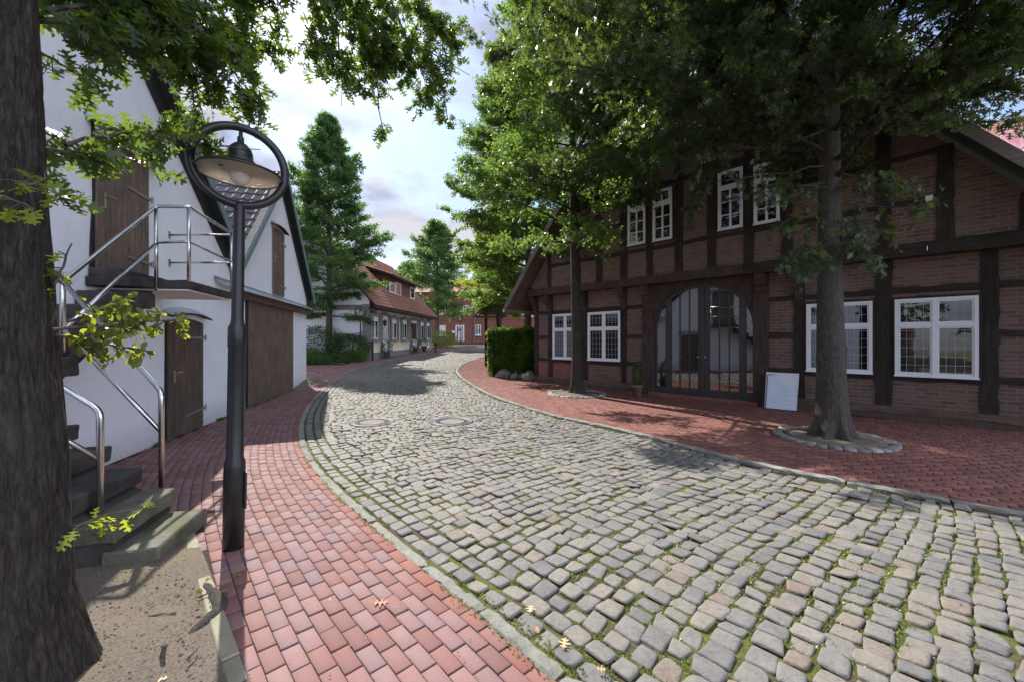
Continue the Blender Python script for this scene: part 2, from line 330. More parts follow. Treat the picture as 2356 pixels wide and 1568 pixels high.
class MB:
    def __init__(s): s.v = []; s.f = []
    def add(s, vs, fs):
        b = len(s.v); s.v += [tuple(v) for v in vs]; s.f += [tuple(i+b for i in f) for f in fs]; return s
    def box(s, x0, x1, y0, y1, z0, z1):
        vs = [(x, y, z) for z in (z0, z1) for y in (y0, y1) for x in (x0, x1)]
        return s.add(vs, [(0, 2, 3, 1), (4, 5, 7, 6), (0, 1, 5, 4), (2, 6, 7, 3), (0, 4, 6, 2), (1, 3, 7, 5)])
    def rbox(s, c, size, M3):
        vs = [Vector(c) + M3 @ Vector((x*size[0]/2, y*size[1]/2, z*size[2]/2)) for z in (-1, 1) for y in (-1, 1) for x in (-1, 1)]
        return s.add(vs, [(0, 2, 3, 1), (4, 5, 7, 6), (0, 1, 5, 4), (2, 6, 7, 3), (0, 4, 6, 2), (1, 3, 7, 5)])
    def prism(s, poly, y0, y1, axis='y'):
        """poly: list of (a,b); extruded along axis"""
        n = len(poly)
        def P(a, b, c):
            return {'y': (a, c, b), 'z': (a, b, c), 'x': (c, a, b)}[axis]
        vs = [P(a, b, y0) for a, b in poly] + [P(a, b, y1) for a, b in poly]
        fs = [tuple(range(n)), tuple(range(2*n-1, n-1, -1))] + [(i, i+n, (i+1) % n+n, (i+1) % n) for i in range(n)]
        return s.add(vs, fs)
    def tube(s, pts, r, sides=10, cap=True):
        pts = [Vector(p) for p in pts]; n = len(pts)
        if not isinstance(r, (list, tuple)): r = [r]*n
        b = len(s.v); vs = []; fs = []; prev = None
        for i, p in enumerate(pts):
            d = (pts[min(i+1, n-1)]-pts[max(i-1, 0)]).normalized()
            if prev is None: a = d.orthogonal().normalized()
            else: a = (prev-d*prev.dot(d)).normalized()
            prev = a; c = d.cross(a)
            for k in range(sides):
                t = 2*math.pi*k/sides; vs.append(p+(a*math.cos(t)+c*math.sin(t))*r[i])
        for i in range(n-1):
            for k in range(sides):
                k2 = (k+1) % sides; fs.append((i*sides+k, i*sides+k2, (i+1)*sides+k2, (i+1)*sides+k))
        if cap: fs.append(tuple(range(sides-1, -1, -1))); fs.append(tuple((n-1)*sides+k for k in range(sides)))
        return s.add(vs, fs)
    def lathe(s, prof, c=(0, 0, 0), sides=32, closed=False):
        c = Vector(c); vs = []; fs = []
        for r, z in prof:
            for k in range(sides):
                t = 2*math.pi*k/sides; vs.append(c+Vector((r*math.cos(t), r*math.sin(t), z)))
        m = len(prof)
        for i in range(m-1 if not closed else m):
            j = (i+1) % m
            for k in range(sides):
                k2 = (k+1) % sides; fs.append((i*sides+k, i*sides+k2, j*sides+k2, j*sides+k))
        if not closed:
            if prof[0][0] > 1e-4: fs.append(tuple(range(sides-1, -1, -1)))
            if prof[-1][0] > 1e-4: fs.append(tuple((m-1)*sides+k for k in range(sides)))
        return s.add(vs, fs)
    def timber(s, x0, x1, z0, z1, y0, y1, j=.018, step=.16):
        """hewn timber in the facade frame with slightly wandering arrises"""
        vert = (z1-z0) > (x1-x0); L = (z1-z0) if vert else (x1-x0); n = max(2, int(L/step)+1); vs = []; fs = []
        def q(k): return noise.noise(Vector((k*1.7, x0*3.1+z0, y0*7)))*2*j
        for i in range(n):
            t = i/(n-1); je = [q(i*1.3+k*11) for k in range(4)]
            if vert:
                z = z0+(z1-z0)*t
                vs += [(x0+je[0], y0+je[2]*.5, z), (x1+je[1], y0+je[3]*.5, z), (x1, y1, z), (x0, y1, z)]
            else:
                x = x0+(x1-x0)*t
                vs += [(x, y0+je[2]*.5, z0+je[0]), (x, y0+je[3]*.5, z1+je[1]), (x, y1, z1), (x, y1, z0)]
        for i in range(n-1):
            for k in range(4):
                k2 = (k+1) % 4; fs.append((i*4+k, i*4+k2, (i+1)*4+k2, (i+1)*4+k))
        fs.append((3, 2, 1, 0)); fs.append(tuple((n-1)*4+k for k in range(4)))
        return s.add(vs, fs)
    def build(s, name, mats, parent=None, smooth=False, bevel=0, fix=True):
        me = bpy.data.meshes.new(name); me.from_pydata(s.v, [], s.f)
        if fix:
            bm = bmesh.new(); bm.from_mesh(me); bmesh.ops.recalc_face_normals(bm, faces=bm.faces)
            if bevel: bmesh.ops.bevel(bm, geom=bm.edges[:], offset=bevel, segments=1, affect='EDGES', profile=.5)
            bm.to_mesh(me); bm.free()
        me.update(); return link(name, me, mats, parent, smooth)
def copy_tree(o, parent=None):
    c = o.copy(); col.objects.link(c)
    if parent: c.parent = parent
    for ch in list(o.children): copy_tree(ch, c)
    return c

# ------------------------------------------------------------------ ground, road, kerbs, paving
def catmull(P, step=.06):
    P = [np.array(p, float) for p in P]; P = [2*P[0]-P[1]]+P+[2*P[-1]-P[-2]]; o = []
    for i in range(1, len(P)-2):
        a, b, c, d = P[i-1:i+3]; n = max(3, int(np.linalg.norm(c-b)/step))
        for k in range(n):
            t = k/n; o.append(.5*((2*b)+(-a+c)*t+(2*a-5*b+4*c-d)*t*t+(-a+3*b-3*c+d)*t**3))
    o.append(P[-2]); return np.array(o)
class Curve:
    def __init__(s, P, smooth=25):
        c = catmull(P)
        # resample evenly and smooth
        L = np.r_[0, np.cumsum(np.linalg.norm(np.diff(c, axis=0), axis=1))]; n = int(L[-1]/.08)
        u = np.linspace(0, L[-1], n); c = np.c_[np.interp(u, L, c[:, 0]), np.interp(u, L, c[:, 1])]
        for _ in range(smooth):
            c[1:-1] = .25*c[:-2]+.5*c[1:-1]+.25*c[2:]
        s.c = c; s.L = np.r_[0, np.cumsum(np.linalg.norm(np.diff(c, axis=0), axis=1))]
        t = np.gradient(c, axis=0); t /= np.linalg.norm(t, axis=1)[:, None]; s.t = t
        s.n = np.c_[t[:, 1], -t[:, 0]]          # right hand normal
    def at(s, u, v):
        u = np.asarray(u, float); x = np.interp(u, s.L, s.c[:, 0]); y = np.interp(u, s.L, s.c[:, 1])
        nx = np.interp(u, s.L, s.n[:, 0]); ny = np.interp(u, s.L, s.n[:, 1])
        return np.stack([x+nx*v, y+ny*v], -1)
    def offlen(s, v):
        q = s.c+s.n*v; return np.r_[0, np.cumsum(np.linalg.norm(np.diff(q, axis=0), axis=1))]
    def proj(s, p):
        """nearest parameter and signed offset (right positive) of points p"""
        p = np.atleast_2d(p); U = []; S = []
        for q in np.array_split(p, max(1, len(p)//2000)):
            d = ((q[:, None, :]-s.c[None, ::4, :])**2).sum(-1); i = d.argmin(1)*4
            r = q-s.c[i]; S.append((r*s.n[i]).sum(1)); U.append(s.L[i])
        return np.concatenate(U), np.concatenate(S)

left_px = [(1275, 1568), (1110, 1420), (980, 1320), (860, 1215), (765, 1130), (713, 1070), (692, 1030), (686, 1000), (692, 960), (712, 925), (740, 897), (775, 868), (825, 845), (900, 826), (960, 815)]
LP = [G(*p) for p in left_px]
a = np.array(LP[0]); b = np.array(LP[1]); d0 = (a-b)/np.linalg.norm(a-b)
LP = [tuple(a+d0*4+np.array([.6, 0])), tuple(a+d0*1.8+np.array([.12, 0]))]+LP+[(-5.9, 37.5), (-4.6, 41.5), (-1.5, 44.6), (3, 46), (12, 46.5)]
KL = Curve(LP)
right_px = [(2356, 1190), (2248, 1168), (2026, 1128), (1804, 1087.7), (1668, 1054.6), (1500, 1010), (1400, 985), (1300, 965), (1230, 945), (1147, 918), (1100, 896), (1062, 871), (1048, 855), (1054, 844), (1073, 833), (1111, 820.4)]
RP = [G(*p) for p in right_px]
RP = [(9.5, .2), (6.6, 2.2)]+RP+[(-1.3, 30), (.3, 34.5), (3.5, 37.6), (12, 39)]
KR = Curve(RP)

def sheet(name, curve, u0, u1, v0, v1, dz, mat, nv=6, step=.3):
    U = np.arange(u0, u1, step); Vv = np.linspace(v0, v1, nv); g = np.stack([curve.at(U, v) for v in Vv], 1)  # (nu,nv,2)
    z = elev(g[..., 1])+dz; P = np.dstack([g, z]).reshape(-1, 3); nu = len(U)
    i = np.arange(nu-1)[:, None]*nv+np.arange(nv-1)[None]; i = i.ravel()
    f = np.stack([i, i+1, i+nv+1, i+nv], 1)
    if v1 > v0: f = f[:, ::-1]
    return np_mesh(name, P, [f], mat)

# the ground sheet
ys = np.unique(np.r_[-60, -20, np.arange(-4, 62, 1.0), 80, 120, 200, 400, 900]); xs = np.array([-600, -200, -60, -30, -14, -8, -4, 0, 4, 8, 14, 30, 60, 200, 600.0])
gx, gy = np.meshgrid(xs, ys, indexing='ij'); P = np.dstack([gx, gy, elev(gy)-.05]).reshape(-1, 3); n2 = len(ys)
i = (np.arange(len(xs)-1)[:, None]*n2+np.arange(n2-1)[None]).ravel()
tag(np_mesh('ground', P, [np.stack([i, i+n2, i+n2+1, i+1], 1)], MAT['ground']), kind='structure')
tag(sheet('road_bed', KL, 0, KL.L[-1], .05, 6.0, -.0115, MAT['joint'], 12), kind='structure')
tag(sheet('pavement_bed', KL, 0, KL.L[-1], -7.5, .05, -.007, MAT['sand'], 12), kind='structure')
tag(sheet('pavement_bed', KR, 0, KR.L[-1], -.05, 5.6, -.006, MAT['sand'], 10), kind='structure')

def pts_in_poly(p, poly):
    poly = np.array(poly); x, y = p[:, 0], p[:, 1]; ins = np.zeros(len(p), bool); j = len(poly)-1
    for i in range(len(poly)):
        xi, yi = poly[i]; xj, yj = poly[j]
        c = ((yi > y) != (yj > y)) & (x < (xj-xi)*(y-yi)/(yj-yi+1e-12)+xi); ins ^= c; j = i
    return ins
def blocks(name, Q, mat, top=.0, gap=.004, bev=.004, depth=.04, jz=.0015, tilt=.002, var=None, seed=1):
    """Q (N,4,2) corner quads -> bevelled blocks"""
    r = np.random.default_rng(seed); N = len(Q); c = Q.mean(1, keepdims=True)
    def shrink(g):
        e = Q-c; l = np.linalg.norm(e, axis=2, keepdims=True); return c+e*np.clip((l-g*1.41)/l, .3, 1)
    o = shrink(gap/2); i = shrink(gap/2+bev)
    zt = elev(c[:, :, 1])+top+r.normal(0, jz, (N, 1)); tl = r.normal(0, tilt, (N, 4))
    z1 = np.broadcast_to(zt, (N, 4))+tl
    A = np.dstack([i, z1]); B = np.dstack([o, z1-bev*.8]); C = np.dstack([o, z1-depth])
    V = np.concatenate([A, B, C], 1).reshape(-1, 3); b = (np.arange(N)*12)[:, None]
    F_ = [b+np.array([[0, 1, 2, 3]])]
    for k in range(4):
        k2 = (k+1) % 4; F_.append(b+np.array([[k, 4+k, 4+k2, k2]])); F_.append(b+np.array([[4+k, 8+k, 8+k2, 4+k2]]))
    if var is None: var = r.random(N)
    # orient outward: Q given clockwise or counter: flip by area sign
    ar = ((Q[:, 1]-Q[:, 0])[:, 0]*(Q[:, 2]-Q[:, 1])[:, 1]-(Q[:, 1]-Q[:, 0])[:, 1]*(Q[:, 2]-Q[:, 1])[:, 0]).mean()
    if ar < 0: F_ = [f[:, ::-1] for f in F_]
    return np_mesh(name, V, F_, mat, var=np.repeat(var, 12))
def rows(curve, v0, v1, W, L, sign, umax=None, umin=0, seed=3, first=None):
    r = np.random.default_rng(seed); out = []; v = v0; k = 0
    while v < v1:
        ol = curve.offlen(sign*(v+W/2)); tot = ol[-1]
        l = first if (k == 0 and first) else L
        st = (0 if k % 2 else l/2)+r.normal(0, .012); e = np.arange(st, tot, l)+0*r.normal(0, .0015)
        e = e+r.normal(0, .0015, len(e)); u = np.interp(e, ol, curve.L)
        if umax: u = u[(u < umax) & (u > umin)]
        a = curve.at(u[:-1], sign*v); b = curve.at(u[1:], sign*v); c = curve.at(u[1:], sign*(v+W)); d = curve.at(u[:-1], sign*(v+W))
        out.append(np.stack([a, b, c, d], 1)); v += W; k += 1
    return np.concatenate(out)

# dirt bed beside the near tree and its edging
e0 = np.array(G(446, 1222)); e1 = np.array(G(572, 1568)); ed = (e1-e0)/np.linalg.norm(e1-e0)
e2 = e1+ed*2.5; ew = e0-ed*.05
bed_poly = [tuple(e0), tuple(e2), (-6, -2), (-6, 3.2), (-3.3, 3.1), tuple(WP.w(2.45, -2.05)[:2]), tuple(e0)]
bed_poly = [tuple(e0), tuple(e2), (-7, -3), (-7, 4.0), tuple(WP.w(3.0, -1.9)[:2]), tuple(WP.w(3.12, -2.12)[:2])]
shrub_poly = [G(690, 838), G(720, 838.5), G(790, 838.5), G(826, 829.5), G(836, 824), (-9.2, 25.2), (-24, 26.5), (-24, 21.0)]
Q = rows(KL, -.012, 7.2, .092, .186, -1, seed=4)
c = Q.mean(1)
sW = (c-np.array(WP.O))@np.array(WP.n); aW = (c-np.array(WP.O))@np.array(WP.u)
keep = ~((sW > -.04) & (aW < 15.32))
keep &= ~pts_in_poly(c, bed_poly)
keep &= ~pts_in_poly(c, shrub_poly)
sC = (c-np.array(CP.O))@np.array(CP.n); keep &= ~((sC > -.02) & (c[:, 1] > 24.8) & (c[:, 1] < 41))
keep &= ~((np.abs(sW) < 2.4) & (aW > 2.2) & (aW < 3.4) & (sW > -2.1))
keep &= (c[:, 1] < 43) & (c[:, 1] > -1) & ~((c[:, 0] < -14))
Q = Q[keep]; c = c[keep]
vv = rng.random(len(Q))*.93
_, so_ = KL.proj(c); vv = np.where(so_ > -.08, .93+.07*rng.random(len(Q)), vv)
tag(blocks('pavement', Q, MAT['paver'], .0, .0085, .0035, var=vv, seed=5, jz=.0018, tilt=.001), kind='structure')
Q = rows(KR, .13, 5.4, .098, .198, 1, seed=6)
c = Q.mean(1); sF = (c-np.array(FP.O))@np.array(FP.n); aF = (c-np.array(FP.O))@np.array(FP.u)
T5 = np.array([5.26, 6.54]); T4 = np.array([1.95, 12.0])
keep = ~((sF > -.02) & (aF > -.2)) & (np.linalg.norm(c-T5, axis=1) > .78) & (np.linalg.norm(c-T4, axis=1) > .84) & (c[:, 1] > 0)
hedge_poly = [(-1.05, 16.6), (1.2, 15.1), (3, 15), (5, 22), (-.4, 24)]
keep &= ~pts_in_poly(c, [(-.9, 17.0), (1.1, 15.6), (6, 15), (8, 30), (.6, 30), (-.4, 24)])
Q = Q[keep]
tag(blocks('pavement', Q, MAT['paver_r'], .002, .008, .004, seed=8, jz=.0012, tilt=.0008), kind='structure')
# kerb stones
def kerb(curve, v0, v1, top, seed, lo=.75, hi=1.15):
    r = np.random.default_rng(seed); u = [0]
    while u[-1] < curve.L[-1]-1: u.append(u[-1]+r.uniform(lo, hi))
    V = []; F_ = []; var = []; b = 0
    for a, e in zip(u[:-1], u[1:]):
        n = 14; uu = np.linspace(a+.010, e-.010, n); val = r.random(); dz = r.normal(0, .003)
        prof = [(v0, -.06), (v0, top-.012), (v0+(v1-v0)*.12, top), (v0+(v1-v0)*.5, top+.003), (v0+(v1-v0)*.86, top), (v1, top-.016), (v1, -.08)]
        for i in range(n):
            endr = .012 if i in (0, n-1) else 0
            for (v, z) in prof:
                p = curve.at([uu[i]], v+r.normal(0, .0065))[0]
                V.append((p[0], p[1], E(p[1])+z+dz+r.normal(0, .004)-(endr if z > 0 else 0))); var.append(val)
        m = len(prof)
        for i in range(n-1):
            for k in range(m-1): F_.append((b+i*m+k, b+(i+1)*m+k, b+(i+1)*m+k+1, b+i*m+k+1))
        F_.append(tuple(b+k for k in range(m-1, -1, -1)) ); b += n*m
    me = bpy.data.meshes.new('kerb'); me.from_pydata(V, [], F_); bm = bmesh.new(); bm.from_mesh(me); bmesh.ops.recalc_face_normals(bm, faces=bm.faces); bm.to_mesh(me); bm.free()
    at = me.attributes.new('var', 'FLOAT', 'POINT'); at.data.foreach_set('value', np.array(var, dtype=np.float32))
    return tag(link('kerb', me, MAT['kerb']), kind='structure')
kerb(KL, .0, .092, .008, 11, .6, .95); kerb(KR, .0, .125, .035, 12)
# manhole positions
MH = [np.array(G(857, 970.5)), np.array(G(1040, 969))]
# cobbles: courses across the road
def cobbles():
    r = np.random.default_rng(21); quads = []
    # two gutter rows along the left kerb
    for (va, vb) in ((.11, .235), (.252, .378)):
        u = 0; 
        while u < KL.L[-1]-1:
            l = r.uniform(.12, .19); quads.append((u, u+l, u, u+l, va, vb)); u += l
    u = 0.0
    sk = lambda v: .10*math.sin(v*1.1)
    while u < KL.L[-1]-1:
        l = r.uniform(.12, .175); v = .385; wob = r.normal(0, .012); 
        while v < 6.4:
            wv = r.uniform(.10, .18); j = r.normal(0, .013, 4)
            quads.append((u+sk(v)+j[0], u+l+sk(v)+j[1], u+sk(v+wv)+j[2], u+l+sk(v+wv)+j[3], v+j[0]*.5, v+wv+j[1]*.5)); v += wv
        u += l
    q = np.array(quads)
    A = KL.at(q[:, 0], q[:, 4]); B = KL.at(q[:, 1], q[:, 4]); C = KL.at(q[:, 3], q[:, 5]); D = KL.at(q[:, 2], q[:, 5])
    Q = np.stack([A, B, C, D], 1); c = Q.mean(1)
    _, s = KR.proj(c); keep = (s < -.045) & (c[:, 1] > -.3) & (c[:, 1] < 52)
    keep &= ~((s > -.0))
    for m in MH: keep &= np.linalg.norm(c-m, axis=1) > .50
    Q = Q[keep]; c = c[keep]
    # ring of small setts around the manholes
    V = []; Fq = []; Ft = []; var = []; base = 0
    for lo, hi, seg, rings in ((-9, 8.5, 24, ((.0, 1.0), (.4, 1.0), (.7, .95), (.87, .82), (.965, .5), (1.0, -.5))), (8.5, 18, 12, ((.0, 1.0), (.75, .93), (1.0, -.1))), (18, 60, 6, ((.0, 1.0), (.75, .9), (1.0, .2)))):
        m = (c[:, 1] >= lo) & (c[:, 1] < hi); q = Q[m]; N = len(q)
        if not N: continue
        th = (np.arange(seg)+.5)*2*np.pi/seg; p = .31
        cx = np.sign(np.cos(th))*np.abs(np.cos(th))**p; cy = np.sign(np.sin(th))*np.abs(np.sin(th))**p
        irr = 1+r.normal(0, .05, (N, seg)); irr = (irr+np.roll(irr, 1, 1)+np.roll(irr, 2, 1))/3
        gap = r.uniform(.84, .94, (N, 1))
        hgt = r.normal(.006, .005, (N, 1)); H_ = .011
        tx = r.normal(0, .004, (N, 1)); ty = r.normal(0, .004, (N, 1))
        vs = []
        for k, (rr, hh) in enumerate(rings):
            if k == 0:
                U = np.zeros((N, 1)); W_ = np.zeros((N, 1)); cnt = 1
            else:
                U = cx[None]*rr*gap*irr; W_ = cy[None]*rr*gap*irr; cnt = seg
            w0 = (1-U)*(1-W_)/4; w1 = (1+U)*(1-W_)/4; w2 = (1+U)*(1+W_)/4; w3 = (1-U)*(1+W_)/4
            xy = w0[..., None]*q[:, None, 0]+w1[..., None]*q[:, None, 1]+w2[..., None]*q[:, None, 2]+w3[..., None]*q[:, None, 3]
            z = elev(xy[..., 1])+hgt-H_*(1-hh)+U*tx+W_*ty+(r.normal(0, .0013, (N, cnt)) if (hh > 0 and k > 0) else 0)
            vs.append(np.dstack([xy, z]))
        vs = np.concatenate(vs, 1); per = vs.shape[1]; V.append(vs.reshape(-1, 3))
        b = (np.arange(N)*per+base)[:, None]; k = np.arange(seg); k2 = (k+1) % seg
        tri = np.stack([np.zeros(seg, int), 1+k, 1+k2], 1); Ft.append((b[:, :, None]+tri[None]).reshape(-1, 3))
        for ring in range(len(rings)-2):
            o = 1+ring*seg; qd = np.stack([o+k, o+seg+k, o+seg+k2, o+k2], 1); Fq.append((b[:, :, None]+qd[None]).reshape(-1, 4))
        var.append(np.repeat(r.random(N), per)); base += N*per
    ob = np_mesh('road', np.concatenate(V), [np.concatenate(Ft), np.concatenate(Fq)], MAT['cobble'], smooth=True, var=np.concatenate(var))
    # winding check
    me = ob.data
    if me.polygons[0].normal.z < 0: me.flip_normals()
    tag(ob, kind='structure'); return Q
CQ = cobbles()

# moss and weeds growing in the road joints
def tufts(name, pts, zs, h, n_each, seed, mat, spread=.02):
    r = np.random.default_rng(seed); P = np.repeat(np.c_[pts, zs], n_each, 0); N = len(P)
    P[:, :2] += r.normal(0, spread, (N, 2)); az = r.random(N)*6.28; hh = h*r.uniform(.4, 1.3, N); wd = hh*r.uniform(.2, .45, N)
    d = np.c_[np.cos(az), np.sin(az), np.zeros(N)]; s = np.c_[-np.sin(az), np.cos(az), np.zeros(N)]
    lean = r.uniform(.2, 1.3, N)[:, None]; up = np.array([0, 0, 1.0])
    a = P-s*wd[:, None]*.3; b = P+s*wd[:, None]*.3; m = P+(d*lean*.5+up*.6)*hh[:, None]; t = P+(d*lean+up*.8)*hh[:, None]
    V = np.stack([a, b, m+s*wd[:, None], t, m-s*wd[:, None]], 1).reshape(-1, 3); f = (np.arange(N)*5)[:, None]+np.array([[0, 1, 2, 3, 4]])
    return np_mesh(name, V, [f], mat, var=np.repeat(r.random(N), 5))
r_ = np.random.default_rng(31)
k_ = CQ.reshape(-1, 2); m_ = (k_[:, 1] < 9) & (k_[:, 1] > .8); k_ = k_[m_]
# patchy growth
pv = np.array([noise.noise(Vector((x*.9, y*.9, 0)))+.5*noise.noise(Vector((x*3, y*3, 4))) for x, y in k_])
k_ = k_[pv > -.05]; k_ = k_[r_.random(len(k_)) < .75]
tag(tufts('moss', k_, elev(k_[:, 1])-.012, .013, 38, 32, MAT['grassblade'], .026), 'low moss and weeds in the joints of the cobbled road', 'moss', kind='stuff')
u_ = np.arange(1, 24, .05); e_ = np.concatenate([KL.at(u_, -.005), KL.at(u_, .135), KR.at(np.arange(1, 26, .05), -.02), KR.at(np.arange(1, 26, .05), .13)])
pv = np.array([noise.noise(Vector((x*2, y*2, 9))) for x, y in e_]); e_ = e_[pv > .06]
tag(tufts('verge_moss', e_, elev(e_[:, 1])-.004, .014, 12, 33, MAT['grassblade'], .014), 'thin moss strip growing along the kerb stones', 'moss', kind='stuff')

# far red paving before the villa
V = []; ys_ = np.arange(40, 54, 1.0)
far = np_mesh('pavement', [(x, y, E(y)-.02) for y in ys_ for x in (-30, 30)], [np.array([[2*i, 2*i+1, 2*i+3, 2*i+2] for i in range(len(ys_)-1)])], MAT['paver'])
tag(far, kind='structure'); 
at_ = far.data.attributes.new('var', 'FLOAT', 'POINT'); at_.data.foreach_set('value', [.4]*len(far.data.vertices))

# manholes
for i, m in enumerate(MH):
    z = E(m[1]); t = empty('manhole_cover', (m[0], m[1], z), 0,
        ['round manhole cover in the road nearer the left kerb', 'round manhole cover in the road nearer the right pavement'][i], 'manhole cover', 'manhole covers in the cobbled road')
    b = MB(); b.lathe([(.41, -.03), (.41, .010), (.385, .013), (.38, .006), (.35, .006), (.345, .013), (.33, .013), (.325, -.01)], sides=56)
    b.build('frame', MAT['iron'], t, True)
    b = MB(); b.lathe([(.235, -.03), (.235, .008), (.001, .010)], sides=48); b.build('lid', MAT['lid'], t)
    b = MB(); b.lathe([(.32, -.03), (.32, .002), (.24, .002), (.24, -.03)], sides=48)
    for k in range(36):
        a = k*2*math.pi/36; Mz = Matrix.Rotation(a, 3, 'Z'); b.rbox(Mz @ Vector((.28+(.012 if k % 2 else -.012), 0, .006)), (.05, .02, .014), Mz)
    b.build('vent_ring', MAT['iron'], t)
    # setts laid round it
    N = 20; aa = np.arange(N)*2*np.pi/N; w_ = 2*np.pi/N
    q = np.stack([np.c_[m[0]+ra*np.cos(aa+o), m[1]+ra*np.sin(aa+o)] for ra, o in ((.42, 0), (.57, 0), (.57, w_), (.42, w_))], 1)
    o = blocks('road', q, MAT['cobble'], .002, .016, .012, .04, .003, .002, seed=50+i); tag(o, kind='structure')

# soil bed: displaced grid
def soil_bed():
    n = 150; x0, x1, y0, y1 = -5.2, -.2, -.3, 3.6; nx = 230; ny = 180
    X = np.linspace(x0, x1, nx); Y = np.linspace(y0, y1, ny); P = []; 
    for y in Y:
        for x in X:
            z = .012+.022*noise.noise(Vector((x*1.6, y*1.6, 0)))+.010*noise.noise(Vector((x*7, y*7, 2)))+.005*noise.noise(Vector((x*24, y*24, 5)))
            dt = math.hypot(x+2.3, y-1.66); z += .09*math.exp(-((dt-.35)/.22)**2) if dt > .35 else .09
            P.append((x, y, z))
    i = (np.arange(ny-1)[:, None]*nx+np.arange(nx-1)[None]).ravel(); f = np.stack([i, i+1, i+nx+1, i+nx], 1)
    P = np.array(P); cen = P[f].mean(1)[:, :2]
    # clip to the left of the edging line
    nrm = np.array([ed[1], -ed[0]]); s = (cen-e0)@nrm
    sgn = -1 if ((np.array([-3, 1])-e0)@nrm) < 0 else 1
    al = (cen-e0)@(-ed)
    keep = (s*sgn > .0) & ~((al > .03) & (cen[:, 0] > -3.0))
    tag(np_mesh('soil', P, [f[keep]], MAT['soil'], smooth=True), kind='structure')
soil_bed()
# concrete edging of the bed
b = MB(); sgn = 1
nr = Vector((ed[1], -ed[0], 0)); 
if nr.dot(Vector((-1, 0, 0))) < 0: nr = -nr
p0 = Vector((*e0, 0)); L_ = 3.6; n_ = 4
for k in range(n_):
    a = p0+Vector((*ed, 0))*(k*.95-.05); c_ = a+Vector((*ed, 0))*.94
    vs = [a-nr*.005, a+nr*.075, c_+nr*.075, c_-nr*.005]
    b.add([v+Vector((0, 0, -.08)) for v in vs]+[v+Vector((0, 0, .012+.006*(k % 2))) for v in vs], [(3, 2, 1, 0), (4, 5, 6, 7), (0, 1, 5, 4), (1, 2, 6, 5), (2, 3, 7, 6), (3, 0, 4, 7)])
tag(b.build('bed_edging', noisy('mossy_concrete', (.16, .15, .10), (.30, .28, .22), 5, .95, .6, 40, .006), bevel=.008), kind='structure')

# ------------------------------------------------------------------ leaves and trees
def outline(kind):
    if kind == 'oak':
        h = [(0, .012), (.16, .012), (.17, .05), (.24, .22), (.33, .27), (.31, .16), (.38, .06), (.46, .09), (.55, .38), (.68, .42), (.62, .26), (.64, .07), (.72, .09), (.80, .25), (.90, .24), (.85, .12)]
        pts = h+[(1.0, 0.0)]+[(x, -y) for x, y in h[::-1]]
    elif kind == 'mid':
        h = [(0, .015), (.2, .05), (.33, .27), (.42, .07), (.66, .36), (.70, .08)]
        pts = h+[(1.0, 0.0)]+[(x, -y) for x, y in h[::-1]]
    elif kind == 'oval':
        h = [(0, .01), (.12, .02), (.3, .22), (.55, .3), (.8, .2)]
        pts = h+[(1.0, 0.0)]+[(x, -y) for x, y in h[::-1]]
    else:
        pts = [(0, 0), (.4, .25), (1, 0), (.5, -.28)]
    return np.array(pts)
def leaves(name, P, D, size, kind, mat, parent, r, up=.8, droop=.3, var=None, mats=None):
    N = len(P); D = D/np.linalg.norm(D, axis=1)[:, None]
    nrm = r.normal(0, .55, (N, 3))+np.array([0, 0, up]); nrm -= D*(nrm*D).sum(1)[:, None]; nrm /= np.linalg.norm(nrm, axis=1)[:, None]
    S = np.cross(nrm, D); s = size*r.uniform(.65, 1.2, N); o = outline(kind)
    bend = r.normal(-.12, .12, N); fold = r.uniform(.05, .35, N)
    x = o[:, 0][None]*s[:, None]; y = o[:, 1][None]*s[:, None]
    zz = (bend[:, None]*(o[:, 0]**2)[None]+fold[:, None]*np.abs(o[:, 1])[None])*s[:, None]
    V = P[:, None]+D[:, None]*x[..., None]+S[:, None]*y[..., None]+nrm[:, None]*zz[..., None]
    k = len(o); f = (np.arange(N)*k)[:, None]+np.arange(k)[None]
    if var is None: var = np.clip(r.beta(2, 2, N), 0, 1)
    return np_mesh(name, V.reshape(-1, 3), [f[:, ::-1]], mat, parent, var=np.repeat(var, k))
def tubes_np(name, T, sides, mat, parent):
    """T: list of (pts (n,3), radii (n))"""
    V = []; Fc = []; b = 0; k = np.arange(sides); k2 = (k+1) % sides; th = 2*np.pi*k/sides
    for p, rr in T:
        p = np.asarray(p); n = len(p); d = np.gradient(p, axis=0); d /= np.linalg.norm(d, axis=1)[:, None]+1e-9
        ref = np.array([0, 0, 1.0]) if abs(d[0, 2]) < .9 else np.array([1.0, 0, 0])
        a = np.cross(d, ref); a /= np.linalg.norm(a, axis=1)[:, None]+1e-9; c = np.cross(d, a)
        ring = p[:, None]+(a[:, None]*np.cos(th)[None, :, None]+c[:, None]*np.sin(th)[None, :, None])*np.asarray(rr)[:, None, None]
        V.append(ring.reshape(-1, 3))
        for i in range(n-1): Fc.append(np.stack([b+i*sides+k, b+i*sides+k2, b+(i+1)*sides+k2, b+(i+1)*sides+k], 1))
        b += n*sides
    return np_mesh(name, np.concatenate(V), [np.concatenate(Fc)], mat, parent, smooth=True)
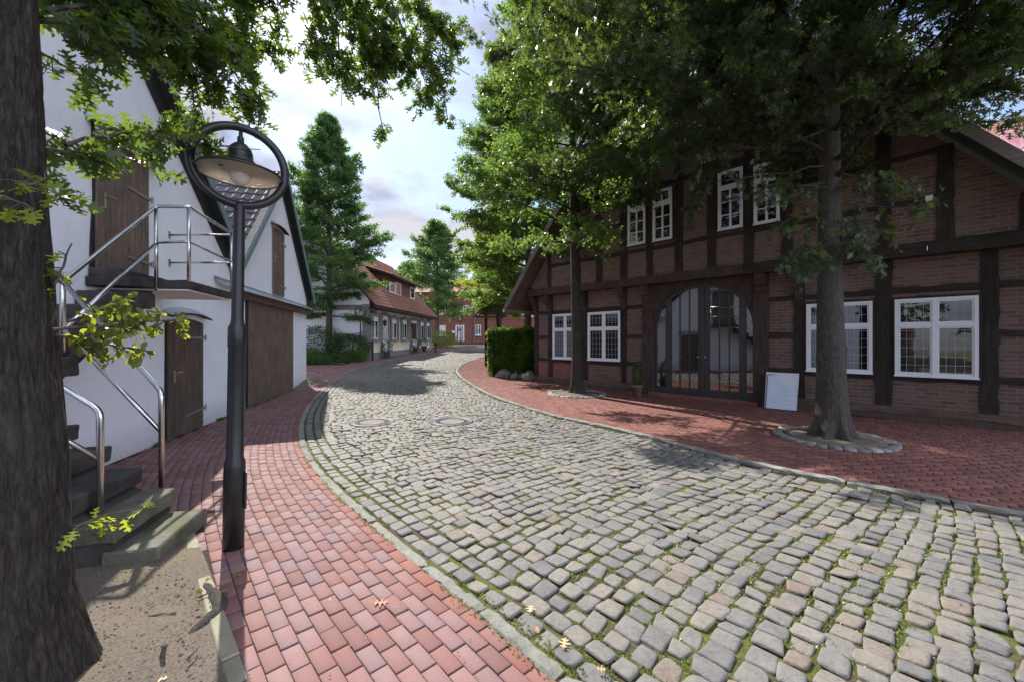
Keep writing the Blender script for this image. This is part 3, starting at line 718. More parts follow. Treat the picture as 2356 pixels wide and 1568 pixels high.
def trunk_mesh(parent, path, radii, mat, flare=.5, lobes=6, sides=48, step=.06, seed=0, amp=.05):
    """path list of Vector, radii list; rings every step"""
    P = np.array([tuple(p) for p in path]); L = np.r_[0, np.cumsum(np.linalg.norm(np.diff(P, axis=0), axis=1))]
    n = max(8, int(L[-1]/step)); u = np.linspace(0, L[-1], n)
    C = np.c_[np.interp(u, L, P[:, 0]), np.interp(u, L, P[:, 1]), np.interp(u, L, P[:, 2])]
    for _ in range(12): C[1:-1] = .25*C[:-2]+.5*C[1:-1]+.25*C[2:]
    rr = np.interp(u, L, radii); V = []
    for i in range(n):
        for k in range(sides):
            t = 2*math.pi*k/sides; c, s = math.cos(t), math.sin(t)
            q = rr[i]*(1+amp*noise.noise(Vector((c*2.2+seed, s*2.2, u[i]*.8)))+amp*.5*noise.noise(Vector((c*9+seed, s*9, u[i]*2.2)))-(.034*max(0, 1-5*abs(noise.noise(Vector((c*15+seed, s*15, u[i]*3.4+.6*noise.noise(Vector((c*4, s*4, u[i]*5)))))))) if sides > 100 else 0))
            fl = math.exp(-u[i]/.22); q *= 1+flare*fl*(.55+.45*math.cos(lobes*t+seed)+.3*noise.noise(Vector((c*2, s*2, seed))))
            V.append((C[i, 0]+c*q, C[i, 1]+s*q, C[i, 2]))
    k = np.arange(sides); k2 = (k+1) % sides
    Fc = [np.stack([i*sides+k, i*sides+k2, (i+1)*sides+k2, (i+1)*sides+k], 1) for i in range(n-1)]
    return np_mesh('trunk', V, [np.concatenate(Fc)], mat, parent, smooth=True)
def grow(parent, base, H, z0, prof, nb, nsub, nleaf, size, kind, mat, barkm, r, trunk_r, elev_lo=-5, elev_hi=50, lean=(0, 0), az_keep=None, sub_sides=3, r0=.05, up=.8, subl=.42, hang=.12, ztop_r=.02, jit=.03, azs=None):
    base = np.array(base); BT = []; ST = []; LPos = []; LDir = []
    ga = 2.39996
    for i in range(nb):
        f = (i+.5)/nb; f = f**.9; z = z0+(H-z0)*f; az = i*ga+r.normal(0, .35)
        if az_keep and not az_keep(az, z): continue
        Lb = max(.25, prof(f)*r.uniform(.6, 1.15)*(azs(az) if azs else 1)); el = R(elev_lo+(elev_hi-elev_lo)*f+r.normal(0, 7))
        c0 = base+np.array([lean[0]*z/H, lean[1]*z/H, z]); hd = np.array([math.cos(az), math.sin(az), 0])
        n = 7; t = np.linspace(0, 1, n)
        side = np.array([-hd[1], hd[0], 0])*r.normal(0, .12)*Lb
        pts = c0+hd*np.outer(t*Lb*math.cos(el), [1, 1, 1])+np.outer(t*Lb*math.sin(el)-hang*Lb*t**2+0*t, [0, 0, 1])+np.outer(t**2, side)
        pts += np.c_[np.cumsum(r.normal(0, .012*Lb, (n, 3)), 0)]*[[0]] if False else 0
        BT.append((pts, np.linspace(max(.012, r0*(1-.8*f)), .006, n)))
        for j in range(nsub):
            tt = r.uniform(.12, 1.0)**.8; p = np.array([np.interp(tt, t, pts[:, q]) for q in range(3)])
            a2 = az+r.choice([-1, 1])*r.uniform(.35, 1.25); ls = (subl*Lb*(1.15-tt)+.28)*r.uniform(.6, 1.2)
            d = np.array([math.cos(a2), math.sin(a2), math.sin(el)*.5+r.normal(.02, .22)]); d /= np.linalg.norm(d)
            s = np.linspace(0, 1, 4); sp = p+np.outer(s*ls, d)+np.outer(-hang*1.2*ls*s**2, [0, 0, 1])
            ST.append((sp, np.linspace(.007, .0025, 4)))
            m = max(2, int(nleaf*r.uniform(.6, 1.4)*(.5+ls))); q = r.uniform(.08, 1.0, m)
            lp = np.stack([np.interp(q, s, sp[:, k]) for k in range(3)], 1); dd = d*.7+r.normal(0, .62, (m, 3))+np.array([0, 0, -.18])
            LPos.append(lp+r.normal(0, jit, (m, 3))); LDir.append(dd)
    if BT: tubes_np('limbs', BT, 6, barkm, parent)
    if sub_sides: tubes_np('twigs', ST, sub_sides, barkm, parent)
    P = np.concatenate(LPos); D = np.concatenate(LDir)
    leaves('crown', P, D, size, kind, mat, parent, r, up=up)
    return len(P)

# near left tree: trunk, limbs overhead, hanging sprays
t1 = empty('oak_tree', (-2.3, 1.66, 0), 0, 'large dark oak trunk rising along the left edge of the picture with leafy sprays overhead', 'tree')
trunk_mesh(t1, [Vector((.03, .0, -.05)), Vector((0, 0, .5)), Vector((-.01, 0, 1.5)), Vector((-.02, .02, 3.3)), Vector((-.05, .05, 6)), Vector((0, 0, 11))], [.375, .325, .28, .205, .17, .06], MAT['bark'], .22, 5, 220, .022, 2, .05)
def sprays(parent, specs, size, kind, mat, r, dens=1.0, twigmat=None, origin=None, name='leafy_branch'):
    """specs: start, end, n sub twigs, spread. positions are metres in the place"""
    BT = []; LPos = []; LDir = []
    o = Vector(origin)
    for (a, b_, nsub, spread, sag) in specs:
        a = np.array(a-o); b_ = np.array(b_-o); t = np.linspace(0, 1, 8); L = np.linalg.norm(b_-a)
        pts = a+np.outer(t, b_-a)+np.outer(np.sin(t*np.pi)*sag*L, [0, 0, 1])+np.c_[r.normal(0, .01*L, (8, 3))]
        BT.append((pts, np.linspace(.005+.006*L, .003, 8)))
        d0 = (b_-a)/L
        for j in range(nsub):
            tt = r.uniform(.05, 1.0); p = np.array([np.interp(tt, t, pts[:, q]) for q in range(3)])
            d = d0*.5+r.normal(0, .6, 3)*np.array([1, 1, .55])+np.array([0, 0, -.12]); d /= np.linalg.norm(d); ls = spread*r.uniform(.4, 1.15)
            s = np.linspace(0, 1, 4); sp = p+np.outer(s*ls, d)+np.outer(-.18*ls*s**2, [0, 0, 1]); BT.append((sp, np.linspace(.0035, .0016, 4)))
            m = max(2, int(dens*ls*24*r.uniform(.7, 1.3))); q = r.uniform(.15, 1.0, m)**.8
            LPos.append(np.stack([np.interp(q, s, sp[:, k]) for k in range(3)], 1)); LDir.append(d*.55+r.normal(0, .62, (m, 3))+np.array([0, 0, -.28]))
    tubes_np(name, BT, 5, twigmat or MAT['twigwood'], parent)
    return leaves('foliage' if name != 'leafy_shoot' else 'shoot_leaves', np.concatenate(LPos), np.concatenate(LDir), size, kind, mat, parent, r, up=.7)
r1 = np.random.default_rng(101)
S = []
def sp(px0, py0, Y0, px1, py1, Y1, n, spread=.4, sag=.03): S.append((AT(px0, py0, Y0), AT(px1, py1, Y1), n, spread, sag))
# long limbs reaching out from the trunk and from above the frame
sp(70, -60, 1.9, 620, -60, 4.2, 70, .42); sp(100, 10, 2.0, 480, 60, 3.2, 40, .26); sp(420, 60, 3.0, 600, 90, 3.8, 24, .3); sp(80, 40, 2.0, 560, 120, 3.6, 40, .34)
sp(90, 30, 2.0, 330, 60, 2.8, 26, .26); sp(90, 340, 2.0, 380, 375, 2.8, 14, .13, 0); sp(90, 300, 2.0, 170, 340, 2.3, 8, .14); sp(85, 120, 2.0, 200, 190, 2.4, 9, .16)
sp(200, -150, 2.2, 560, 220, 3.4, 40, .34); sp(350, -200, 2.6, 470, 290, 3.3, 30, .28); sp(560, -150, 3.2, 560, 150, 3.8, 30, .3)
sp(300, -150, 2.4, 290, 110, 2.8, 20, .24); sp(430, 40, 3.0, 450, 350, 3.2, 20, .16); sp(150, 330, 2.1, 430, 300, 2.9, 12, .16)
sp(230, 300, 2.4, 500, 330, 3.0, 7, .14, 0); sp(420, 330, 2.9, 600, 345, 3.1, 5, .14, 0)
sp(700, -260, 3.4, 900, 130, 4.4, 48, .42); sp(760, -200, 3.6, 1010, 60, 4.8, 46, .42); sp(640, -150, 3.5, 760, -10, 4.2, 22, .3)
sp(820, -60, 4.0, 850, 180, 4.4, 28, .3); sp(900, 0, 4.2, 1000, 250, 4.6, 24, .26); sp(950, 100, 4.4, 1080, 175, 4.8, 12, .2)
sp(720, 0, 3.9, 740, 90, 4.2, 10, .22); sp(860, 160, 4.3, 885, 330, 4.4, 10, .10, 0); sp(760, -120, 3.8, 790, 240, 4.3, 26, .24)
sp(700, 60, 3.8, 800, 190, 4.2, 22, .28); sp(850, 60, 4.2, 960, 200, 4.5, 26, .28); sp(980, 60, 4.4, 1000, 180, 4.6, 12, .22); sp(1020, 200, 4.6, 1030, 280, 4.7, 6, .14); sp(1050, -120, 4.4, 1200, -5, 5.0, 22, .22); sp(640, -180, 3.3, 620, 20, 3.7, 16, .26)
sp(90, 470, 2.0, 170, 450, 2.2, 4, .10, 0); sp(85, 420, 2.0, 130, 400, 2.1, 3, .08, 0)
# limbs beyond the frame that shade the scene and fill the reflections
sp(60, -400, 2.0, 500, -700, 4.5, 40, .5); sp(300, -500, 2.6, 1000, -500, 4.6, 50, .5)
sprays(t1, S, .115, 'oak', MAT['leaf'], r1, 2.0, MAT['twigwood'], t1.location)
S = []
sp(128, 655, 1.75, 165, 560, 1.8, 3, .08, 0); sp(128, 640, 1.75, 150, 660, 1.8, 2, .06, 0)
sp(172, 1210, 1.85, 330, 1165, 2.0, 4, .09, .05); sp(172, 1215, 1.85, 235, 1185, 1.9, 3, .08, 0); sp(20, 440, 1.55, 90, 420, 1.6, 5, .1, 0); sp(0, 450, 1.5, 60, 470, 1.5, 4, .1, 0)
for q_, S_ in enumerate(S): sprays(t1, [S_], .075, 'oak', MAT['leaf_yel'], np.random.default_rng(5+q_), 1.0, MAT['twigwood'], t1.location, 'leafy_shoot')
S = []
sp(125, 760, 1.75, 410, 735, 2.15, 26, .13, .0); sp(130, 770, 1.75, 300, 800, 2.0, 18, .11, -.02); sp(160, 740, 1.8, 270, 700, 2.0, 14, .1, 0)
for q_, S_ in enumerate(S): sprays(t1, [S_], .046, 'oval', MAT['leaf_low'], np.random.default_rng(60+q_), 3.6, MAT['twigwood'], t1.location, 'leafy_shoot')

# roots, stub and stones in the soil bed
def root(name, pts, rad, lab):
    o = empty(name, tuple(pts[0]), 0, lab, 'root'); b = MB(); P0 = Vector(pts[0]); pts = [Vector(p)-P0 for p in pts]
    b.tube(pts, rad, 12); ob = b.build('surface_root', MAT['bark'], o, True); return o
def gp(px, py, dz=0): x, y = G(px, py); return Vector((x, y, dz))
b = MB(); pts = [gp(395, 1492, -.03), gp(430, 1465, -.008), gp(475, 1430, .002), gp(503, 1405, .0), gp(500, 1380, -.006), gp(470, 1345, -.018), gp(445, 1318, -.035)]
q_ = catmull([tuple(p) for p in pts], .02); pts = [Vector(p)+Vector((0, 0, .006*noise.noise(Vector(p)*30))) for p in q_]
P0 = pts[0].copy(); b.tube([p-P0 for p in pts], [float(np.interp(i/(len(pts)-1), [0, .17, .35, .5, .65, .85, 1], [.012, .03, .042, .046, .038, .036, .03]))*(1+.22*noise.noise(Vector((i*.45, 3, 0)))) for i in range(len(pts))], 14)
o = b.build('surface_root', MAT['bark_lt'], None, True); o.location = P0; tag(o, 'thick bent root surfacing in the bare soil beside the lamp post', 'root')
b = MB(); P0 = gp(372, 1520, -.02); b.tube([Vector((0, 0, 0)), Vector((.005, 0, .05)), Vector((.012, .004, .095))], [.013, .012, .010], 9)
b.tube([Vector((.012, .004, .095)), Vector((.014, .004, .099))], [.0135, .012], 9)
o = b.build('twig_stump', MAT['twigwood'], None, True); o.location = P0; tag(o, 'short dark cut stub sticking up out of the bare soil', 'stump')
# twigs lying on the soil
TW = [((340, 1430), (395, 1425)), ((265, 1495), (300, 1500)), ((455, 1385), (500, 1370)), ((300, 1510), (345, 1520)), ((430, 1530), (455, 1500)), ((215, 1520), (240, 1528))]
for i, (a, b_) in enumerate(TW):
    A = gp(*a, .03); B = gp(*b_, .034); m = (A+B)/2+Vector((.01, .012, .004)); b = MB(); b.tube([Vector((0, 0, 0)), m-A, B-A], [.005, .004, .002], 6)
    o = b.build('fallen_twig', MAT['twigwood'], None, True); o.location = A; tag(o, 'thin dark twig lying on the bare soil beside the big trunk', 'twig', 'fallen twigs on the soil')
# crumbs
r2 = np.random.default_rng(77); N = 5200; x = r2.uniform(-3.2, -.9, N); y = r2.uniform(1.3, 3.3, N); cen = np.c_[x, y]
nrm = np.array([ed[1], -ed[0]]); s_ = (cen-e0)@nrm; sg = -1 if ((np.array([-3, 1])-e0)@nrm) < 0 else 1
cen = cen[s_*sg > .09]; N = len(cen); V = []; 
oc = np.array([(1, 0, 0), (0, 1, 0), (-1, 0, 0), (0, -1, 0), (0, 0, 1), (0, 0, -1.0)]); ft = np.array([(0, 1, 4), (1, 2, 4), (2, 3, 4), (3, 0, 4), (1, 0, 5), (2, 1, 5), (3, 2, 5), (0, 3, 5)])
sz = r2.gamma(2.2, .0018, N)+.001
V = np.c_[cen, .018+np.zeros(N)][:, None]+oc[None]*sz[:, None, None]*r2.uniform(.5, 1.3, (N, 6, 1))
zz = np.array([.012+.022*noise.noise(Vector((x*1.6, y*1.6, 0)))+.010*noise.noise(Vector((x*7, y*7, 2)))+.09*math.exp(-((max(.35, math.hypot(x+2.3, y-1.66))-.35)/.22)**2) for x, y in cen])
V[..., 2] += zz[:, None]-.018
f = (np.arange(N)*6)[:, None, None]+ft[None]
tag(np_mesh('soil_crumbs', V.reshape(-1, 3), [f.reshape(-1, 3)], noisy('crumbs', (.06, .045, .035), (.16, .13, .1), 3, .95, 0)), 'small crumbs of earth and bark scattered on the bare soil', 'soil crumbs', kind='stuff')
w_ = np.c_[r2.uniform(-2.2, -1.75, 26), r2.uniform(2.0, 2.7, 26)]
tag(tufts('seedlings', w_, .015*np.ones(26), .016, 9, 34, MAT['grassblade'], .012), 'sparse tiny grass seedlings sprouting from the bare soil', 'grass', kind='stuff')

# right hand street trees in their sett rings
def ring(c, Rr, n, seed):
    th = np.arange(n)*2*np.pi/n; w_ = 2*np.pi/n; r = np.random.default_rng(seed)
    q = np.stack([np.c_[c[0]+ra*np.cos(th+o), c[1]+ra*np.sin(th+o)] for ra, o in ((Rr-.15, 0), (Rr, 0), (Rr, w_), (Rr-.15, w_))], 1)
    o = blocks('tree_ring', q, MAT['ringstone'], .04, .014, .016, .1, .005, .004, seed=seed)
    b = MB(); b.lathe([(Rr-.13, -.02), (Rr-.14, .02), (Rr*.6, .04), (.2, .06), (.001, .07)], (c[0], c[1], 0), 40)
    s = b.build('soil_patch', MAT['soil'], o, True); return o
tag(ring(T5, .83, 30, 61), 'ring of weathered setts round the near right trunk', 'stone ring')
tag(ring(T4, .88, 30, 62), 'ring of weathered setts round the tree by the left windows', 'stone ring')

t5 = empty('oak_tree', (T5[0], T5[1], .02), 0, 'grey barked oak with the thickest right side trunk, before the large white windows', 'tree')
trunk_mesh(t5, [Vector((0, 0, 0)), Vector((-.02, 0, 1)), Vector((-.04, 0, 2.4)), Vector((-.05, 0, 5)), Vector((0, 0, 13))], [.235, .195, .17, .14, .03], MAT['bark_lt'], .75, 7, 130, .035, 5, .04)
grow(t5, (0, 0, 0), 13.0, 3.35, lambda f: 4.5*(1-f)**.36*(.84+.35*min(1, f*5)), 118, 28, 60, .125, 'oak', MAT['leaf_dark'], MAT['bark'], np.random.default_rng(205), .17, 17, 50, up=.6, r0=.045, hang=.12, jit=.05, azs=lambda az: 1-.36*max(0, math.cos(az-.76))+.10*max(0, -math.cos(az-.5))+.42*max(0, math.cos(az-2.75))**2, az_keep=lambda az, z: not (z < 4.4 and math.cos(az) < -.25) and not (z < 4.7 and math.cos(az) > .35))
# small low sprays on the trunk
S = []
for (x0, y0, x1, y1) in ((1890, 560, 1800, 600), (1900, 600, 1825, 625), (1930, 560, 2010, 600), (1900, 520, 1850, 640), (1940, 500, 2040, 545), (1930, 470, 2170, 480), (1900, 430, 1760, 425), (1930, 420, 2100, 440), (1900, 380, 1620, 420), (1900, 420, 1700, 455), (1890, 470, 1790, 520), (1940, 400, 2160, 430), (1900, 300, 1600, 370), (1940, 520, 1980, 570), (1890, 500, 1850, 560)):
    S.append((AT(x0, y0, 6.4), AT(x1, y1, 6.1), 16, .30, .0))
sprays(t5, S, .12, 'oak', MAT['leaf_dark'], np.random.default_rng(206), 1.0, MAT['bark_lt'], t5.location)
t4 = empty('oak_tree', (T4[0], T4[1], .02), 0, 'slim dark trunked oak in a stone ring before the left windows of the timbered house', 'tree')
trunk_mesh(t4, [Vector((.02, 0, 0)), Vector((0, 0, 1)), Vector((-.03, 0, 3)), Vector((-.1, 0, 6)), Vector((-.15, 0, 9)), Vector((0, 0, 14))], [.19, .155, .14, .12, .08, .02], MAT['bark'], .6, 5, 36, .08, 9, .04)
grow(t4, (-.05, 0, 0), 15.5, 3.9, lambda f: 3.35*(1-f)**.32*(.62+.4*min(1, f*4)), 115, 22, 50, .115, 'mid', MAT['leaf_mid'], MAT['bark'], np.random.default_rng(304), .14, 6, 58, up=.5, r0=.04, hang=.10, jit=.06, azs=lambda az: 1-.40*max(0, math.cos(az-.76))+.32*max(0, math.cos(az-4.3))**2, az_keep=lambda az, z: not (z < 5.2 and math.cos(az) > .45) and not (z < 8.0 and math.cos(az-2.2) > .8))

def far_tree(x, y, H, z0, rad, label, seed, mat, size, nb, nsub, nl, tr=.2, exp=.8, kind='far', sub=0, elo=0):
    z = E(y); t = empty('oak_tree', (x, y, z), 0, label, 'tree', 'street oaks')
    r = np.random.default_rng(seed)
    b = MB(); b.tube([Vector((0, 0, -.1)), Vector((0, 0, .4)), Vector((.03, 0, H*.4)), Vector((0, 0, H*.95))], [tr*1.35, tr, tr*.7, .03], 14); b.build('trunk', MAT['bark_far'], t, True)
    grow(t, (0, 0, 0), H, z0, lambda f: rad*(1-f)**exp*(.6+.6*min(1, f*5)), nb, nsub, nl, size, kind, mat, MAT['bark_far'], r, tr, elo, 55, sub_sides=sub, up=.4, r0=.06, hang=.05, jit=size*.5, subl=.5)
    return t
x, y = G(757, 829)
far_tree(x, y, 15.0, 2.7, 3.6, 'conical oak standing in the shrub bed right of the white barn gable', 402, MAT['leaf_far'], .13, 115, 21, 52, .2, .66, elo=8)
far_tree(-8.3, 44.0, 13.4, 3.2, 4.7, 'distant pointed oak between the cream house and the red brick villa', 403, MAT['leaf_far'], .19, 95, 16, 32, .25, .62, elo=8)
far_tree(.8, 20.5, 16.4, 3.0, 4.1, 'tall bright green oak rising behind the clipped hedge', 404, MAT['leaf_mid'], .12, 130, 24, 66, .2, .42, elo=8)
far_tree(-1.0, 31.5, 11.5, 3.2, 3.1, 'yellow green oak beyond the hedge and the little shingled roof', 405, MAT['leaf_yel'], .15, 100, 18, 42, .2, .5)
far_tree(18.5, 24.0, 19, 5.0, 6.5, 'broad oak behind the timbered house roof at the upper right', 406, MAT['leaf_mid'], .19, 110, 18, 30, .25, .5)
far_tree(6.5, 33, 12, 1.5, 5.0, 'dark leafy oak behind the hedge left of the timbered house gable', 407, MAT['leaf_dark'], .25, 90, 16, 24, .25, .45)
far_tree(-2.5, 66, 12.5, 2.0, 5.5, 'round oak seen over the roof of the red brick villa', 408, MAT['leaf_mid'], .4, 60, 12, 11, .3, .5)
far_tree(-15, 60, 11, 2.0, 5.0, 'far oak just right of the cream house roof', 409, MAT['leaf_mid'], .4, 60, 12, 11, .3, .5)

# ------------------------------------------------------------------ white gabled houses on the left
def clip_gable(x0, x1, z0, apex, slope): pass
def pantiles(name, u0, u1, v0, v1, frame, mat, parent, tw=.235, th=.33, ru=6, rv=4):
    """tile sheet: u along the eaves, v up the slope; frame(u,v,h)->xyz"""
    nu = int((u1-u0)/tw*ru)+1; nc = int(math.ceil((v1-v0)/th)); V = []; Fc = []
    U = np.linspace(u0, u1, nu)
    ph = (U/tw) % 1.0; prof = .028*np.where(ph < .38, np.sin(ph/.38*np.pi), -.45*np.sin((ph-.38)/.62*np.pi))
    b = 0
    for c in range(nc):
        a = v0+c*th; e = min(v1+.05, a+th+.04)
        for k in range(3):
            t = (0, .02, 1)[k]; v = a+(e-a)*t
            h = (.0 if k == 0 else .034)*(1-t*.95)+.006
            for i in range(nu): V.append(frame(U[i], v, prof[i]+h))
        for k in range(2):
            for i in range(nu-1): Fc.append((b+k*nu+i, b+k*nu+i+1, b+(k+1)*nu+i+1, b+(k+1)*nu+i))
        b += 3*nu
    me = bpy.data.meshes.new(name); me.from_pydata(V, [], Fc); me.update(); return link(name, me, mat, parent, False)

wa = WP.ang()
hA = empty('white_house', (WP.O[0], WP.O[1], 0), wa, 'white rendered gabled house with plank doors behind the outdoor stair', 'house')
hB = empty('white_barn', (WP.O[0], WP.O[1], 0), wa, 'smaller white gabled barn with wide brown boarded gate', 'barn')
# house A: wall, roof, verge
AP_S, AP_Z = 3.55, 3.42+.83*(8.85-3.55); LEFT = -1.75
D_ = 9.0
def house_wall(mb, xs0, xs1, ap, zr, slope, depth, y0=0):
    """gable wall prism from eaves line"""
    zl0 = zr(xs0); zl1 = zr(xs1)
    mb.prism([(xs0, -.1), (xs1, -.1), (xs1, zl1), (ap, zr(ap)), (xs0, zl0)], y0, y0+depth, 'y'); return mb
zrA = lambda s: 3.40+.83*(8.85-s) if s > AP_S else 3.40+.83*(8.85-AP_S)-.83*(AP_S-s)
house_wall(MB(), LEFT, 8.85, AP_S, zrA, .83, D_).build('wall', MAT['render'], hA)
def roof_slab(parent, s_foot, z_foot, s_ap, z_ap, th, y0, y1, mat, name='roof'):
    b = MB(); b.prism([(s_foot, z_foot), (s_ap, z_ap), (s_ap, z_ap+th), (s_foot, z_foot+th)], y0, y1, 'y'); return b.build(name, mat, parent)
zt = lambda s: 3.42+.83*(8.88-s)
roof_slab(hA, 9.02, zt(9.02), AP_S, zt(AP_S), .06, -.20, D_+.2, MAT['blackwood'])
roof_slab(hA, LEFT-.4, zt(AP_S)-.83*(AP_S-LEFT+.4), AP_S, zt(AP_S), .06, -.20, D_+.2, MAT['blackwood'])
def verge(parent, s0, z0, s1, z1, y, w=.17, mat=None, t=.035, name='verge_board'):
    b = MB(); b.prism([(s0, z0-w*.75), (s1, z1-w*.75), (s1, z1+w*.35), (s0, z0+w*.35)], y-t, y, 'y'); return b.build(name, mat or MAT['fascia'], parent)
verge(hA, 9.06, zt(9.06)+.06, AP_S, zt(AP_S)+.08, -.204, .14)
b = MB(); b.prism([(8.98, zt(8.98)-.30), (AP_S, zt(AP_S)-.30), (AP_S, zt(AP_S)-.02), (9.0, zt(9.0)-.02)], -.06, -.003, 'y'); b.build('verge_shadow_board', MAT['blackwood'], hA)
sl = math.hypot(1, .83)
pantiles('roof_tiles', -.24, D_, 0, (9.05-AP_S)*sl, lambda u, v, h: (9.05-v/sl+h*.83/sl, u, zt(9.05)+.075+v*.83/sl+h/sl), MAT['pantile_dk'], hA, ru=4)
# barn B
AB, ZB = 12.2, 6.62
zrB = lambda s: ZB-.16-1.03*abs(s-AB)
b = MB(); b.prism([(8.853, -.1), (15.27, -.1), (15.27, zrB(15.27)), (AB, zrB(AB)), (8.853, zrB(8.853))], 0.004, D_-.3, 'y'); b.build('wall', MAT['render'], hB)
ztB = lambda s: ZB-.10-1.03*abs(s-AB)
roof_slab(hB, 8.9, ztB(8.9), AB, ztB(AB), .05, -.20, D_, MAT['blackwood'])
roof_slab(hB, 15.5, ztB(15.5), AB, ztB(AB), .05, -.20, D_, MAT['blackwood'])
verge(hB, 8.93, ztB(8.93)+.04, AB, ztB(AB)+.06, -.204, .17); verge(hB, 15.56, ztB(15.56)+.05, AB, ztB(AB)+.06, -.204, .15)
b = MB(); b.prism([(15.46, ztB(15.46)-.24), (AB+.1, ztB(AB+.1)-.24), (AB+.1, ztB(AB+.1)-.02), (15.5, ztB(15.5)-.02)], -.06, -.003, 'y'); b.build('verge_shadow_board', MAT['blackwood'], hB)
sb = math.hypot(1, 1.03)
pantiles('roof_tiles', -.20, D_, 0, (AB-8.9)*sb, lambda u, v, h: (8.9+v/sb-h*1.03/sb, u, ztB(8.9)+.06+v*1.03/sb+h/sb), MAT['pantile_dk'], hB, ru=8)
pantiles('roof_tiles', -.20, D_, 0, (15.52-AB)*sb, lambda u, v, h: (15.52-v/sb+h*1.03/sb, u, ztB(15.52)+.06+v*1.03/sb+h/sb), MAT['pantile_dk'], hB, ru=4)
# front verge closing strip of tiles (mortar bed)
b = MB(); b.prism([(8.95, ztB(8.95)+.10), (AB, ztB(AB)+.12), (AB, ztB(AB)+.17), (8.95, ztB(8.95)+.15)], -.215, -.06, 'y'); b.build('verge_mortar', noisy('verge_mortar', (.2, .2, .17), (.32, .31, .27), 9, .9, .5), hB)
# lintel beam and zinc flashing along the barn
b = MB(); b.timber(9.45, 12.6, 2.55, 2.735, -.13, .01, .003); b.timber(12.603, 15.31, 2.56, 2.745, -.13, .01, .003); b.build('lintel', MAT['plank_h'], hB)
b = MB(); b.add([(8.17, -.20, 2.715), (15.34, -.20, 2.76), (15.34, .0, 2.875), (8.17, .0, 2.86), (8.17, -.20, 2.70), (15.34, -.20, 2.745), (15.34, .0, 2.865), (8.17, .0, 2.85)], [(0, 1, 2, 3), (7, 6, 5, 4), (0, 4, 5, 1), (1, 5, 6, 2), (3, 2, 6, 7), (0, 3, 7, 4)])
b.box(8.17, 15.34, -.012, -.002, 2.855, 2.90); b.build('zinc_flashing', MAT['zinc'], hB)

def planks(parent, name, x0, x1, z0, z1, y, n, mat, arch=0.0, dark=True, seed=1, t=.03):
    r = random.Random(seed); b = MB(); e = [x0]; 
    ws = [r.uniform(.8, 1.2) for _ in range(n)]; tot = sum(ws)
    for w_ in ws: e.append(e[-1]+(x1-x0)*w_/tot)
    for a, c in zip(e[:-1], e[1:]):
        def top(x): 
            q = (x-(x0+x1)/2)/((x1-x0)/2); return z1-arch*q*q
        j = r.uniform(0, .003)
        b.prism([(a+.003, z0), (c-.003, z0), (c-.003, top(c)), ((a+c)/2, top((a+c)/2)), (a+.003, top(a))], y-t-j, y, 'y')
    return b.build(name, mat, parent)
def hinge(parent, x_in, x_out, z, y, dz=0):
    b = MB(); b.prism([(x_in, z-.014), (x_out, z-.024+dz), (x_out, z+.024+dz), (x_in, z+.014)], y-.008, y, 'y')
    b.tube([(x_out+.012, y-.012, z-.05+dz), (x_out+.012, y-.012, z+.05+dz)], .014, 10)
    for k in range(5):
        xx = x_in+(x_out-x_in)*(k+.5)/5; b.lathe([(.009, 0), (.007, .004), (0.001, .005)], (0, 0, 0), 8) if False else b.box(xx-.006, xx+.006, y-.013, y-.007, z-.006+dz*(k+.5)/5, z+.006+dz*(k+.5)/5)
    return b.build('hinge', MAT['hinge'], parent)
def handle(parent, x, z, y, s=1):
    b = MB(); b.box(x-.018, x+.018, y-.008, y, z-.13, z+.07); b.tube([(x, y-.005, z+.03), (x, y-.045, z+.03), (x+.03*s, y-.05, z+.03), (x+.13*s, y-.048, z+.035)], .008, 8)
    b.box(x-.006, x+.006, y-.010, y-.004, z-.09, z-.06)
    return b.build('handle', MAT['brass'], parent)
def hood(parent, x0, x1, z, rise, y=-.17):
    """curved zinc covered hood over a door"""
    b = MB(); n = 12; vs = []; 
    for i in range(n+1):
        q = -1+2*i/n; x = (x0+x1)/2+(x1-x0)/2*q; zz = z-rise*q*q
        vs += [(x, y, zz), (x, 0, zz+.05), (x, y, zz-.022), (x, 0, zz+.02)]
    fs = []
    for i in range(n):
        a = i*4; c = a+4; fs += [(a, c, c+1, a+1), (a+2, a+3, c+3, c+2), (a, a+2, c+2, c), (a+1, c+1, c+3, a+3)]
    fs += [(0, 1, 3, 2), (n*4, n*4+2, n*4+3, n*4+1)]; b.add(vs, fs); o = b.build('door_hood', MAT['blackwood'], parent)
    b = MB(); b.prism([(x0-.02, z-rise+.045), ((x0+x1)/2, z+.05), (x1+.02, z-rise+.045), (x1+.02, z-rise+.17), (x0-.02, z-rise+.17)][::-1], -.03, -.004, 'y') if False else None
    b = MB(); vs = []
    for i in range(n+1):
        q = -1+2*i/n; x = (x0+x1)/2+(x1-x0)/2*q; zz = z-rise*q*q
        vs += [(x, y-.006, zz+.004), (x, -.004, zz+.056), (x, y-.006, zz+.008), (x, -.004, zz+.10)]
    fs = []
    for i in range(n):
        a = i*4; c = a+4; fs += [(a, c, c+1, a+1), (a+2, a+3, c+3, c+2), (a, a+2, c+2, c), (a+1, c+1, c+3, a+3)]
    fs += [(0, 1, 3, 2), (n*4, n*4+2, n*4+3, n*4+1)]; b.add(vs, fs); b.build('zinc_cover', MAT['zinc'], o)
    return o
